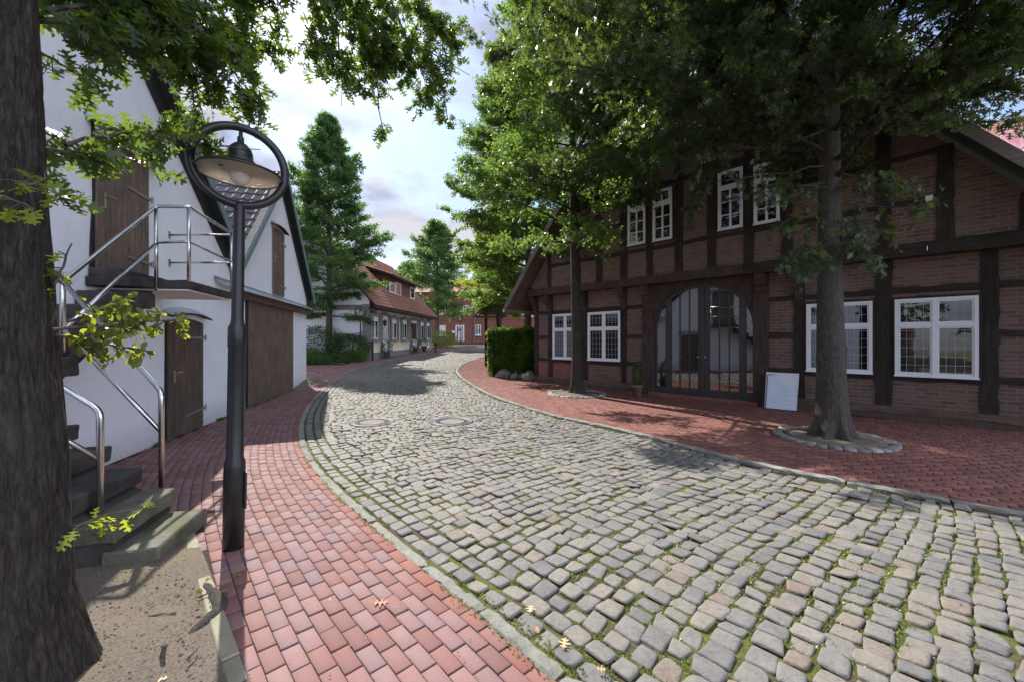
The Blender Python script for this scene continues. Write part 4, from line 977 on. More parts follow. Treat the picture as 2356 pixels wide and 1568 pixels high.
# upper door of house A
d = planks(hA, 'door', 5.10, 6.10, 2.50, 4.24, -.012, 7, MAT['plank'], .05, seed=3); hinge(d, 5.62, 6.14, 3.72, -.047, -.02); hinge(d, 5.62, 6.14, 2.76, -.047, -.02); handle(d, 5.22, 3.42, -.047)
b = MB(); b.prism([(5.02, 2.38), (5.10, 2.38), (5.10, 4.3), (5.06, 4.3), (5.08, 3.4), (5.04, 2.9)], -.02, -.004, 'y'); b.build('door_reveal', MAT['blackwood'], hA)
hood(hA, 4.98, 6.22, 4.34, .07)
# lower door of house A
d = planks(hA, 'door', 6.59, 7.68, 0.01, 1.98, -.012, 6, MAT['plank_dk'], .06, seed=5); hinge(d, 7.05, 7.72, 1.66, -.047, .0); hinge(d, 7.05, 7.72, .30, -.047, .06); handle(d, 6.74, 1.05, -.047)
b = MB(); b.prism([(6.545, 0), (6.588, 0), (6.588, 1.93), (6.56, 1.93)], -.018, -.004, 'y'); b.build('door_reveal', MAT['blackwood'], hA)
hood(hA, 6.50, 7.80, 2.07, .07, -.14)
# boarded gate and hatch of the barn
d = planks(hB, 'gate', 9.84, 11.86, 0.01, 2.555, -.012, 15, MAT['plank'], 0, seed=7); planks(hB, 'gate', 11.875, 13.44, 0.01, 2.565, -.010, 12, MAT['plank'], 0, seed=8)
b = MB(); b.box(9.72, 9.836, -.02, .004, 0, 2.55); b.build('gate_jamb', MAT['blackwood'], hB)
d = planks(hB, 'hatch', 11.56, 12.52, 2.93, 4.84, -.012, 6, MAT['plank'], .05, seed=9); hinge(d, 12.0, 12.56, 4.5, -.047, -.02); hinge(d, 12.0, 12.56, 3.2, -.047, 0); handle(d, 11.68, 3.98, -.047)
hood(hB, 11.46, 12.66, 4.93, .07, -.14)
# grassy dirt at the wall foot
ws = np.array([tuple(WP.w(s, -.05+.04*noise.noise(Vector((s*3, 0, 0))))[:2]) for s in np.arange(5.5, 15.6, .03)]); m_ = np.array([noise.noise(Vector((p[0]*3, p[1]*3, 1))) > -.02+.3*(p[1] < 9) for p in ws]); ws = ws[m_]
tag(tufts('wall_foot_weeds', ws, np.zeros(len(ws)), .04, 10, 35, MAT['grassblade'], .03), 'dry grass and weeds along the foot of the white walls', 'weeds', kind='stuff')
b = MB()
nS = 40; vs = []; fs = []
for i in range(nS+1):
    s = 13.5+ i*(3.0/nS); h = .16*min(1, max(0, (s-13.4)/1.6))+.02*noise.noise(Vector((s*4, 0, 0))); wdt = .18+.22*min(1, (s-13.5)/1.5)+.05*noise.noise(Vector((s*3, 5, 0)))
    for q, hh in ((.02, h), (-wdt*.4, h*.85), (-wdt*.8, h*.3), (-wdt, -.02)): vs.append(tuple(WP.w(s, q, hh+E(WP.w(s, 0).y))))
for i in range(nS):
    for k in range(3): fs.append((i*4+k, i*4+k+1, i*4+k+5, i*4+k+4))
b.add(vs, fs); tag(b.build('grass_bank', MAT['soil'], None, True), kind='structure')

# ------------------------------------------------------------------ concrete stair with steel rails
st = empty('outdoor_staircase', (WP.O[0], WP.O[1], 0), wa, 'dark concrete outdoor staircase with steel tube rails against the white house', 'staircase')
def rough_slab(name, poly, z0, z1, mat, seed, sub=.07, amp=.008):
    """slab with worn edges; poly in (s,d), d = distance out from wall (local y = -d)"""
    bm = bmesh.new(); vs = [bm.verts.new((s, -d, z1)) for s, d in poly]; f = bm.faces.new(vs)
    r = bmesh.ops.extrude_face_region(bm, geom=[f]); 
    for v in [g for g in r['geom'] if isinstance(g, bmesh.types.BMVert)]: v.co.z = z0
    bmesh.ops.recalc_face_normals(bm, faces=bm.faces)
    bmesh.ops.bevel(bm, geom=bm.edges[:], offset=.012, segments=1, affect='EDGES')
    bmesh.ops.triangulate(bm, faces=bm.faces)
    for _ in range(3):
        es = [e for e in bm.edges if e.calc_length() > sub]
        if not es: break
        bmesh.ops.subdivide_edges(bm, edges=es, cuts=1)
        bmesh.ops.triangulate(bm, faces=bm.faces)
    for v in bm.verts:
        q = v.co*9; v.co += Vector((noise.noise(q+Vector((seed, 0, 0))), noise.noise(q+Vector((0, seed+9, 0))), noise.noise(q+Vector((3, 0, seed)))*.6))*amp*1.6
    me = bpy.data.meshes.new(name); bm.to_mesh(me); bm.free(); return link(name, me, mat, st)
NS, FS = 2.42, 3.12
for k in range(7):
    d1 = 2.09-.26*k; z = .12+.19*k; fs_ = FS+.045*k; w1 = d1-.34 if k < 6 else 0.02
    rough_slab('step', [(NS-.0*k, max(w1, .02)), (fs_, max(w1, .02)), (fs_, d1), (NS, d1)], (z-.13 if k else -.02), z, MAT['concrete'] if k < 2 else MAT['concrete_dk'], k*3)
# solid under the lower flight
b = MB(); b.prism([(-1.80, -.05), (-1.80, .16), (-1.54, .35), (-1.28, .54), (-1.02, .73), (-.76, .92), (-.5, 1.1), (-.02, 1.1), (-.02, -.05)], NS+.02, FS+.03, 'x'); b.build('stair_base', MAT['concrete_dk'], st)
# quarter landing and upper flight along the wall
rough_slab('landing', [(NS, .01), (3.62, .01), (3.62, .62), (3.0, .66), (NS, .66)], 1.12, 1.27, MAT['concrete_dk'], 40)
for k in range(5):
    s0 = 3.60+.30*k; z = 1.26+.187*(k+1)
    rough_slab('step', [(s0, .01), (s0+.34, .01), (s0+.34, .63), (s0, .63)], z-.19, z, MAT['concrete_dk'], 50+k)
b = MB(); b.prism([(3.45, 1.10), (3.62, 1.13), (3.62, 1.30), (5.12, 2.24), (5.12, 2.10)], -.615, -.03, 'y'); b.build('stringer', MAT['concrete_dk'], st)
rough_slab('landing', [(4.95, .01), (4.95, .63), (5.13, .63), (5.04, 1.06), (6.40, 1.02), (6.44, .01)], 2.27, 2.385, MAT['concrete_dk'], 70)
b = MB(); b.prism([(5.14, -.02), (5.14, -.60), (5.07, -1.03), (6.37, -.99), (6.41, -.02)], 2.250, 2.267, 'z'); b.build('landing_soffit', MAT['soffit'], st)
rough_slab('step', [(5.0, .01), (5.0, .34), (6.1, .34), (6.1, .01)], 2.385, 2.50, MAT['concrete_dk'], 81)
def tb(pts, r=.0215, name='handrail', parent=None):
    # round the corners
    P = [Vector(p) for p in pts]; o = [P[0]]
    for i in range(1, len(P)-1):
        a = (P[i-1]-P[i]).normalized()*min(.06, (P[i-1]-P[i]).length*.4); c = (P[i+1]-P[i]).normalized()*min(.06, (P[i+1]-P[i]).length*.4)
        for t in (0, .33, .66, 1): o.append(P[i]+a*(1-t)**2+c*t**2)
    o.append(P[-1]); b = MB(); b.tube(o, r, 14); return b.build(name, MAT['steel'], parent or st, True)
def S3(s, d, z): return (s, -d, z)
top = tb([S3(3.21, 1.70, .31), S3(3.21, 1.70, 1.16), S3(3.83, .57, 2.17)])
tb([S3(3.21, 1.70, .80), S3(3.81, .60, 1.70)], .019)
tb([S3(3.83, .57, 1.27), S3(3.83, .57, 2.17), S3(5.13, .645, 3.33), S3(5.04, 1.05, 3.33), S3(6.36, 1.02, 3.33)])
tb([S3(3.83, .57, 1.70), S3(5.13, .645, 2.85)], .019); tb([S3(5.13, .645, 2.86), S3(5.04, 1.05, 2.88), S3(6.36, 1.02, 2.87)], .016)
for (s, d) in ((5.13, .645), (5.04, 1.05), (6.36, 1.02)): tb([S3(s, d, 2.24 if d < .7 else 2.36), S3(s, d, 3.32)], .0215, 'rail_post')
for z in (3.31, 2.86):
    tb([S3(6.36, 1.02, z), S3(6.68, .0, z+.01)], .016)
    b = MB(); b.box(6.655, 6.705, -.012, -.002, z-.05, z+.07); b.build('wall_plate', MAT['steel'], st)
tb([S3(2.58, 1.65, .10), S3(2.58, 1.65, 1.10), S3(2.45, .57, 2.05)]); tb([S3(2.58, 1.65, .74), S3(2.47, .60, 1.60)], .019)

# ------------------------------------------------------------------ street lamps
def make_lamp(name, label, x, y, z, yaw, big=True):
    t = empty(name, (x, y, z), yaw, label, 'street lamp', 'black ring street lamps'); sd = 32 if big else 14
    b = MB(); b.lathe([(.072, -.05), (.072, .62), (.071, .66), (.058, .70), (.058, 1.55), (.062, 1.56), (.062, 1.70), (.045, 1.74), (.041, 1.78), (.039, 2.66), (.030, 2.68)], sides=sd)
    b.build('pole', MAT['blackmetal'], t, big)
    b = MB(); b.box(.066, .080, -.05, .05, .30, .58); b.build('hatch', MAT['blackmetal'], t)
    b = MB(); n = 72 if big else 28; Rr = .305; c = 2.965
    b.tube([(Rr*math.cos(a), 0, c+Rr*math.sin(a)) for a in [2*math.pi*i/n for i in range(n+1)]], .031, 14 if big else 7, False); b.build('hoop', MAT['blackmetal'], t, True)
    s = MB(); s.lathe([(.284, -.006), (.294, -.004), (.294, .008), (.284, .010)], (0, 0, 2.90), sd, True); sh = s.build('lamp_shade', MAT['blackmetal'], t, True)
    s = MB(); s.lathe([(.283, -.001), (.10, .048), (.04, .05)], (0, 0, 2.90), sd); s.build('shade_lining', MAT['shade_in'], sh, True)
    s = MB(); s.lathe([(.001, -.085), (.035, -.078), (.062, -.052), (.074, -.012), (.073, .05)], (0, 0, 2.90), sd); s.build('glass_globe', MAT['bulb'], sh, True)
    s = MB(); s.lathe([(.108, .085), (.108, .10), (.088, .115), (.086, .16), (.075, .20), (.045, .235), (.024, .245), (.022, .29), (.014, .30), (.012, .375)], (0, 0, 2.90), sd); s.build('lamp_cap', MAT['blackmetal'], sh, True)
    return t
lx, ly = G(537, 1258); yaw = math.atan2(lx, -ly)
L1 = make_lamp('street_lamp', 'tall black street lamp with hoop in the foreground at the paving edge', lx, ly, 0, math.atan2(-lx, ly)*1.0); L1.rotation_euler[1] = R(.85); L1.rotation_mode = 'XYZ'
lx, ly = G(829.5, 831.4); L2 = make_lamp('street_lamp', 'middle distance black hoop lamp at the corner of the cream house', lx, ly, E(ly), .3, False)
L3 = make_lamp('street_lamp', 'most distant black hoop lamp before the red brick villa', (1059-CX)/F*47.0, 47.0, E(47), .1, False)

# ------------------------------------------------------------------ half timbered house
fa = FP.ang()
hT = empty('half_timbered_house', (FP.O[0], FP.O[1], 0), fa, 'large half timbered brick house with arched glass gateway under a wide gable', 'house')
OV = -.30; AX = 5.95; SL = 1.22; 
def roofz(s, base=3.62, foot=-.35): return base+SL*(6.3-abs(s-AX))
DEP = 11.0
# brick walls in two storeys
for x0, x1 in ((-.17, 4.62), (7.45, 13.0)): MB().box(x0, x1, .03, .25, .25, 3.3).build('wall', MAT['brick'], hT)
b = MB(); b.box(-.17, -.15, .0, .0, 0, 0) if False else b.box(-.168, 2.6, .027, .2, .27, .82); b.build('wall_base', MAT['brick_red'], hT)
b = MB(); b.prism([(-.2, 3.5), (12.1, 3.5), (12.1, roofz(12.1)-.25), (AX, roofz(AX)-.25), (-.2, roofz(-.2)-.25)], OV+.03, .2, 'y'); b.build('gable_wall', MAT['brick'], hT)
b = MB(); b.box(-.19, -.02, .26, DEP, .2, 3.5); b.build('side_wall', MAT['brick_side'], hT)
# closes the hall behind the glass
b = MB(); b.box(4.0, 8.2, 1.2, 1.25, 0, 3.4); b.build('hall_screen', MAT['blackwood'], hT)
# brick plinth with upright course
pb_ = m_brick('plinth_brick', (.12, .06, .05), (.08, .045, .04), (.11, .09, .08), .075, .13, .01)
for x0, x1 in ((-.2, 4.6), (7.45, 13.0)): MB().box(x0, x1, -.02, .2, -.1, .12).build('plinth', pb_, hT)
post = lambda x0, x1, z0, z1, y0=0., y1=.1, m='timber_v': MB().timber(x0, x1, z0, z1, y0, y1).build('post', MAT[m], hT)
rail = lambda x0, x1, z0, z1, y0=.002, y1=.1, m='timber_h': MB().timber(x0, x1, z0, z1, y0, y1).build('rail', MAT[m], hT)
MB().timber(-.2, 4.36, .12, .262, -.035, .1).build('sill_beam', MAT['plank_h'], hT); MB().timber(7.70, 13.0, .12, .262, -.035, .1).build('sill_beam', MAT['plank_h'], hT)
GPOSTS = [(-.18, .02), (.53, .74), (1.95, 2.32), (3.63, 3.80), (8.21, 8.42), (9.65, 9.90), (11.09, 11.30), (12.6, 12.85)]
for x0, x1 in GPOSTS: post(x0, x1, .262, 3.30)
MB().timber(4.36, 4.71, .0, 3.28, -.05, .14, .012).build('gate_post', MAT['timber_br'], hT); MB().timber(7.38, 7.70, .0, 3.28, -.05, .14, .012).build('gate_post', MAT['timber_br'], hT)
gaps = [(.02, .53), (3.80, 4.36), (7.70, 8.21), (11.30, 12.6)]
for x0, x1 in gaps:
    rail(x0, x1, 1.68, 1.80); rail(x0, x1, .84, .95)
for x0, x1 in gaps+[(.74, 1.95), (2.32, 3.63), (8.42, 9.65), (9.90, 11.09)]: rail(x0, x1, 2.56 if x0 > 5 else 2.60, 2.68 if x0 > 5 else 2.71)
for x0, x1 in [(.74, 1.95), (2.32, 3.63), (8.42, 9.65), (9.90, 11.09)]: rail(x0, x1, .80, .905)
# jettied floor beam in lengths, joist ends below
for x0, x1, z in ((-.25, 3.1, .02), (3.103, 7.2, .0), (7.203, 10.4, -.01), (10.403, 13.0, -.02)):
    MB().timber(x0, x1, 3.27+z, 3.52+z*.5, OV-.01, OV+.22, .012).build('floor_beam', MAT['timber_h'] if x0 > 7 else MAT['timber_br'], hT)
MB().box(-.2, 13.0, OV+.2, .1, 3.30, 3.36).build('jetty_soffit', MAT['timber_h'], hT)
def bracket(x0, x1):
    n = 10; pr = [(-.001, 2.62), (-.001, 3.27)]; pr = [(.0, 3.27), (OV+.02, 3.27), (OV+.02, 3.13), (OV+.07, 3.06), (OV+.09, 2.98), (OV+.17, 2.93), (OV+.18, 2.84), (-.06, 2.76), (-.045, 2.66), (0, 2.56)]
    b = MB(); b.prism(pr, x0, x1, 'x'); return b.build('bracket', MAT['timber_br'], hT)
for x0, x1 in ((-.16, 0), (.55, .72), (2.0, 2.24), (3.63, 3.80), (4.42, 4.64), (7.45, 7.66), (8.23, 8.40)): bracket(x0, x1)
# upper storey timbers
UP = [(-.2, -.02), (.75, .92), (2.06, 2.22), (2.87, 3.09), (3.76, 4.0), (4.64, 4.83), (5.50, 5.71), (6.36, 6.58), (7.24, 7.45), (8.03, 8.24), (9.68, 9.90), (10.53, 10.75), (11.5, 11.65)]
for x0, x1 in UP:
    zt_ = min(7.9, roofz((x0+x1)/2)-.30); post(x0, x1, 3.515, zt_, OV, OV+.12)
def up_rails(z0, z1, lo, hi, skip=()):
    e = [u for u in UP]; 
    for (a, b_) in zip(UP[:-1], UP[1:]):
        x0, x1 = a[1], b_[0]
        if x0 < lo-.01 or x1 > hi+.01 or any(abs(x0-s) < .05 for s in skip): continue
        if roofz(x0)-.3 < z1 or roofz(x1)-.3 < z1: continue
        rail(x0, x1, z0, z1, OV+.002, OV+.12)
up_rails(4.26, 4.37, -1, 14); up_rails(5.16, 5.26, -1, 14, (4.0, 4.83, 6.58, 7.45)); up_rails(6.05, 6.17, -1, 14); up_rails(6.9, 7.05, -1, 14)
MB().timber(1.9, 10.0, 7.9, 8.15, OV-.12, OV+.1, .01).build('collar_beam', MAT['timber_h'], hT)
# roof
rt = SL; rl = math.hypot(1, rt); y0r, y1r = OV-.52, DEP
for sg in (-1, 1):
    foot = AX+sg*6.95; zf = roofz(foot); b = MB()
    b.prism([(foot, zf-.05), (AX, roofz(AX)-.05), (AX, roofz(AX)+.08), (foot, zf+.08)], y0r+.03, y1r, 'y'); b.build('roof', MAT['blackwood'] if sg > 0 else MAT['plank_dk'], hT)
    b = MB(); b.prism([(foot, zf-.14), (AX+sg*.02, roofz(AX)-.14), (AX+sg*.02, roofz(AX)+.13), (foot, zf+.13)], y0r-.02, y0r+.028, 'y'); b.build('barge_board', MAT['barge'], hT)
    pantiles('roof_tiles', y0r, y1r, 0, 6.95*rl, (lambda u, v, h, sg=sg, foot=foot, zf=zf: (foot-sg*v/rl+sg*h*rt/rl, u, zf+.10+v*rt/rl+h/rl)), MAT['pantile_red'], hT, ru=4)
b = MB(); b.tube([(AX-6.98, y0r, roofz(AX-6.98)-.02), (AX-6.98, y1r, roofz(AX-6.98)-.02)], .07, 10); b.build('gutter', MAT['zinc'], hT)

# windows
def window(parent, x0, x1, z0, z1, y, cols, rows_, transom=None, leaded=False, pane_mat=None, surround=.045, mull=.07, fr=.055, tilt=False, mat='white', bars=None, name='window', curtain=False):
    b = MB(); b.box(x0-surround, x1+surround, y-.01, y+.03, z0-surround, z0-.001); b.box(x0-surround, x1+surround, y-.01, y+.03, z1+.001, z1+surround)
    b.box(x0-surround, x0-.001, y-.01, y+.03, z0-.001, z1+.001); b.box(x1+.001, x1+surround, y-.01, y+.03, z0-.001, z1+.001)
    w_ = b.build(name, MAT['timber_h'] if mat == 'white' else MAT[mat], parent)
    b = MB(); b.box(x0, x1, y-.03, y+.02, z0, z0+fr); b.box(x0, x1, y-.03, y+.02, z1-fr, z1); b.box(x0, x0+fr, y-.03, y+.02, z0+fr, z1-fr); b.box(x1-fr, x1, y-.03, y+.02, z0+fr, z1-fr)
    xm = (x0+x1)/2
    zc = transom if transom else z1-fr
    if cols >= 2: b.box(xm-mull/2, xm+mull/2, y-.034, y+.02, z0+fr, z1-fr if mull >= .06 else zc)
    if transom:
        for a, c in (((x0+fr, xm-mull/2), (xm+mull/2, x1-fr)) if (cols >= 2 and mull >= .06) else (((x0+fr), (x1-fr)),)): b.box(a, c, y-.032, y+.018, transom-.035, transom+.035)
    b.build('frame', MAT['white'], w_)
    b = MB(); b.box(x0-.01, x1+.01, y-.06, y-.031, z0-.012, z0+.018); b.build('sill', MAT['white'], w_)
    b = MB()
    # sash lines
    for a, c in (((x0+fr, xm-mull/2), (xm+mull/2, x1-fr)) if mull >= .06 and cols >= 2 else ((x0+fr, x1-fr),)):
        for q, e in (((z0+fr, (transom-.035) if transom else z1-fr),) + (((transom+.035, z1-fr),) if transom else ())):
            s = .028; b.box(a+.002, c-.002, y-.016, y+.012, q+.002, q+s); b.box(a+.002, c-.002, y-.016, y+.012, e-s, e-.002); b.box(a+.002, a+s, y-.016, y+.012, q+s, e-s); b.box(c-s, c-.002, y-.016, y+.012, q+s, e-s)
    b.build('sash', MAT['white'], w_)
    b = MB(); b.box(x0+fr, x1-fr, y+.012, y+.018, z0+fr, z1-fr); b.build('pane', pane_mat or MAT['glass'], w_)
    if bars:
        b = MB(); nx, nz = bars
        zt1 = (transom-.035) if transom else z1-fr; lo = z0+fr
        for k in range(1, nz): zz = lo+(zt1-lo)*k/nz; b.box(x0+fr, x1-fr, y-.012, y+.011, zz-.012, zz+.012)
        b.box(xm-.024, xm+.024, y-.014, y+.010, lo, zt1)
        b.build('glazing_bars', MAT['white'], w_)
    if leaded:
        b = MB()
        for a, c in ((x0+fr, xm-mull/2), (xm+mull/2, x1-fr)):
            for k in range(1, 4): xx = a+(c-a)*k/4; b.box(xx-.003, xx+.003, y+.007, y+.0125, z0+fr, z1-fr)
        k = 0; zz = z0+fr
        while zz < z1-fr: b.box(x0+fr, x1-fr, y+.006, y+.0118, zz-.003, zz+.003); zz += .17
        b.build('leading', MAT['lead'], w_)
    return w_
for x0, x1, z0, z1 in ((.78, 1.93, .945, 2.57), (2.35, 3.60, .95, 2.56), (8.46, 9.60, .91, 2.44), (9.94, 11.06, .90, 2.44)):
    window(hT, x0, x1, z0, z1, -.012, 2, 1, z0+(z1-z0)*.655, True)
for x0, x1, z0, z1 in ((4.04, 4.62, 4.49, 5.97), (4.85, 5.43, 4.48, 5.95), (6.64, 7.22, 4.44, 5.95), (7.46, 8.0, 4.42, 5.88)):
    w_ = window(hT, x0, x1, z0, z1, OV-.012, 1, 1, z0+(z1-z0)*.72, False, mull=.0, fr=.045, bars=(2, 3), surround=.035)
    # tilted top light
    if x0 < 6:
        b = MB(); zb, zt2 = z0+(z1-z0)*.75, z1-.05
        Mx = Matrix.Rotation(R(14), 3, 'X')
        def rb(a, c, q, e):
            vs = [Vector((xx, yy, zz-zb)) for zz in (q, e) for yy in (-.015, .015) for xx in (a, c)]
            vs = [Mx @ v+Vector((0, OV-.035, zb)) for v in vs]; b.add(vs, [(0, 2, 3, 1), (4, 5, 7, 6), (0, 1, 5, 4), (2, 6, 7, 3), (0, 4, 6, 2), (1, 3, 7, 5)])
        rb(x0+.05, x1-.05, zb, zb+.035); rb(x0+.05, x1-.05, zt2-.035, zt2); rb(x0+.05, x0+.085, zb+.035, zt2-.035); rb(x1-.085, x1-.05, zb+.035, zt2-.035); rb((x0+x1)/2-.015, (x0+x1)/2+.015, zb+.035, zt2-.035)
        b.build('top_light', MAT['white'], w_)

# arched gateway
AXC, AHW, ASP, ATOP = 6.05, 1.33, 1.95, 3.13
def archz(x, hw=AHW, sp=ASP, top=ATOP):
    q = min(1, abs(x-AXC)/hw); return sp+(top-sp)*math.sqrt(max(0, 1-q**2.15))
def arch_ring(parent, name, hw0, top0, hw1, top1, y0, y1, mat, z0=.1):
    n = 40; vs = []; fs = []
    def pts(hw, top):
        o = [(AXC-hw, z0)]
        for i in range(n+1):
            a = math.pi-math.pi*i/n; x = AXC+hw*math.cos(a); q = abs(math.cos(a)); o.append((x, ASP+(top-ASP)*math.sqrt(max(0, 1-q**2.15))))
        return o+[(AXC+hw, z0)]
    A = pts(hw0, top0); B = pts(hw1, top1); m = len(A)
    for (a, b_) in zip(A, B): vs += [(a[0], y0, a[1]), (b_[0], y0, b_[1]), (b_[0], y1, b_[1]), (a[0], y1, a[1])]
    for i in range(m-1):
        for k in range(4): k2 = (k+1) % 4; fs.append((i*4+k, i*4+k2, i*4+4+k2, i*4+4+k))
    fs += [(0, 1, 2, 3), (m*4-1, m*4-2, m*4-3, m*4-4)]
    b = MB(); b.add(vs, fs); return b.build(name, mat, parent)
# spandrels (curved braces)
b = MB(); n = 24
for sg in (-1, 1):
    poly = []
    for i in range(n+1):
        a = math.pi/2*i/n; x = AXC+sg*(AHW+.03)*math.cos(a); q = math.cos(a); poly.append((x, ASP+(ATOP+.03-ASP)*math.sqrt(max(0, 1-q**2.15))))
    poly += [(AXC, 3.27), (AXC+sg*(AHW+.06), 3.27), (AXC+sg*(AHW+.06), ASP)]
    b.prism(poly, .0, .12, 'y')
b.build('arch_spandrel', MAT['timber_br'], hT)
MB().box(4.72, 7.37, .004, .24, 3.275, 3.52).build('gate_lintel', MAT['timber_br'], hT)
MB().box(4.0, 8.2, .26, 1.2, 3.40, 3.45).build('hall_ceiling', MAT['blackwood'], hT)
for xx in (4.2, 7.9): MB().box(xx, xx+.05, .26, 1.2, 0, 3.40).build('hall_side', MAT['blackwood'], hT)
door = arch_ring(hT, 'gate', AHW+.03, ATOP+.03, AHW-.045, ATOP-.06, .06, .16, MAT['doorpaint'])
def zs(x): return archz(x, AHW-.04, ASP, ATOP-.055)
b = MB()
f5 = lambda px: FP.hit((2000+px/1.3067)/1.7386, 1150/1)[0]
vb = [(f5(860), f5(888)), (f5(1030), f5(1046)), (f5(1066), f5(1088)), (f5(1245), f5(1280))]
b.box(f5(1046)+.002, f5(1066)-.002, .03, .15, .10, zs(AXC)+.0)
for a, c in vb: b.prism([(a, .1), (c, .1), (c, zs(c)), ((a+c)/2, zs((a+c)/2)), (a, zs(a))], .055, .13, 'y')
for px in (933, 983, 1140, 1192):
    x = f5(px); b.prism([(x-.014, .1), (x+.014, .1), (x+.014, zs(x+.014)), (x-.014, zs(x-.014))], .075, .125, 'y')
b.box(AXC-AHW+.04, AXC+AHW-.04, .052, .135, .10, .27)
b.build('stiles', MAT['doorpaint'], door)
b = MB(); n = 30; poly = [(AXC-AHW+.03, .1)]+[(AXC-AHW+.03+(2*AHW-.06)*i/n, zs(AXC-AHW+.03+(2*AHW-.06)*i/n)) for i in range(n+1)]+[(AXC+AHW-.03, .1)]
b.prism(poly, .100, .106, 'y'); b.build('pane', MAT['door_glass'], door)
for px in (1034, 1073):
    x = f5(px); b = MB(); b.tube([(x, .055, 1.16), (x, .0, 1.16), (x, -.008, 1.16)], [.012, .012, .026], 12); b.build('door_knob', MAT['steel'], door)
b = MB()
for k in range(38):
    x = 4.66+k*.0745; b.box(x, x+.066, -.22, .05, -.02, .09)
b.build('brick_step', MAT['brick_red'], hT, bevel=.003)
# small white junction box on gable
s_, z_ = FP.hit((3600+305/2.613)/1.7386, (300+1295/2.613)/1.7386, OV); MB().box(s_-.05, s_+.05, OV-.06, OV, z_-.05, z_+.05).build('junction_box', MAT['white'], hT)

# boards leaning by the gate post
def lean_board(px, py, w_, h, label, dx, mat):
    s0, _ = FP.hit(px, py); p = FP.w(s0, -.44, .004); t = empty('display_board', p, fa+R(dx), label, 'board', 'boards leaning at the wall')
    a = R(20); Mx = Matrix.Rotation(-a, 3, 'X'); b = MB(); b.rbox(Mx @ Vector((w_/2, 0, h/2))+Vector((0, 0, 0)), (w_, .022, h), Mx); b.build('panel', mat, t)
    b = MB()
    for (cx, cz, sx, sz) in ((w_/2, .005, w_+.012, .01), (w_/2, h-.005, w_+.012, .01), (.0, h/2, .009, h), (w_, h/2, .009, h)): b.rbox(Mx @ Vector((cx, -.006, cz)), (sx, .034, sz), Mx)
    b.build('edge_frame', MAT['blackwood'] if mat is MAT['board'] else MAT['white'], t); return t
lean_board(1773, 945, .62, .84, 'whitewashed display board leaning at the wall, front one of the pair', 4, MAT['board'])
s0, _ = FP.hit(1788, 930); p = FP.w(s0-.19, -.30, .004)
t = empty('display_board', p, fa+R(-2), 'second pale board leaning behind the front one, only its edge showing', 'board', 'boards leaning at the wall')
Mx = Matrix.Rotation(-R(11), 3, 'X'); b = MB(); b.rbox(Mx @ Vector((.31, 0, .43)), (.64, .02, .86), Mx); b.build('panel', MAT['coolwhite'], t); b = MB(); b.rbox(Mx @ Vector((.64, -.004, .43)), (.02, .03, .86), Mx); b.build('edge_frame', MAT['white'], t)

# ------------------------------------------------------------------ potted plants
def bush(parent, c, rx, rz, n, size, mat, seed, up=.5, kind='far', name='foliage'):
    r = np.random.default_rng(seed); v = r.normal(0, 1, (n, 3)); v /= np.linalg.norm(v, axis=1)[:, None]; rad = r.uniform(.35, 1, n)**.5
    lump = 1+.22*np.array([noise.noise(Vector((a*2.3+seed, b_*2.3, c_*2.3))) for a, b_, c_ in v])
    rx_ = rx if isinstance(rx, (tuple, list)) else (rx, rx)
    P = np.array(c)+v*rad[:, None]*lump[:, None]*np.array([rx_[0], rx_[1], rz]); D = v+r.normal(0, .6, (n, 3))
    return leaves(name, P, D, size, kind, mat, parent, r, up=up)
def pot(name, x, y, z, rr, h, label, mat, plant, seed, sc_=1):
    t = empty(name, (x, y, z), 0, label, 'potted plant', 'potted plants beside the doors'); b = MB()
    b.lathe([(rr*.68, 0), (rr*.98, h*.86), (rr*1.08, h*.86), (rr*1.08, h), (rr*.94, h), (rr*.9, h*.9), (.001, h*.9)], sides=20); b.build('pot', mat, t, True)
    if plant == 'cone':
        bush(t, (0, 0, h+.30), .15, .36, 900, .05, MAT['leaf_shrub'], seed); bush(t, (0, 0, h+.04), .2, .07, 220, .05, MAT['leaf_hedge'], seed+1, name='underplanting')
    else: bush(t, (0, 0, h+.28), .3*sc_, .34*sc_, 420, .10, MAT['leaf_shrub'], seed)
    return t
x, y = G(1466, 911); pot('potted_shrub', x, y, E(y), .15, .33, 'terracotta pot with a small cone shrub left of the arched gateway', MAT['terracotta'], 'cone', 700)

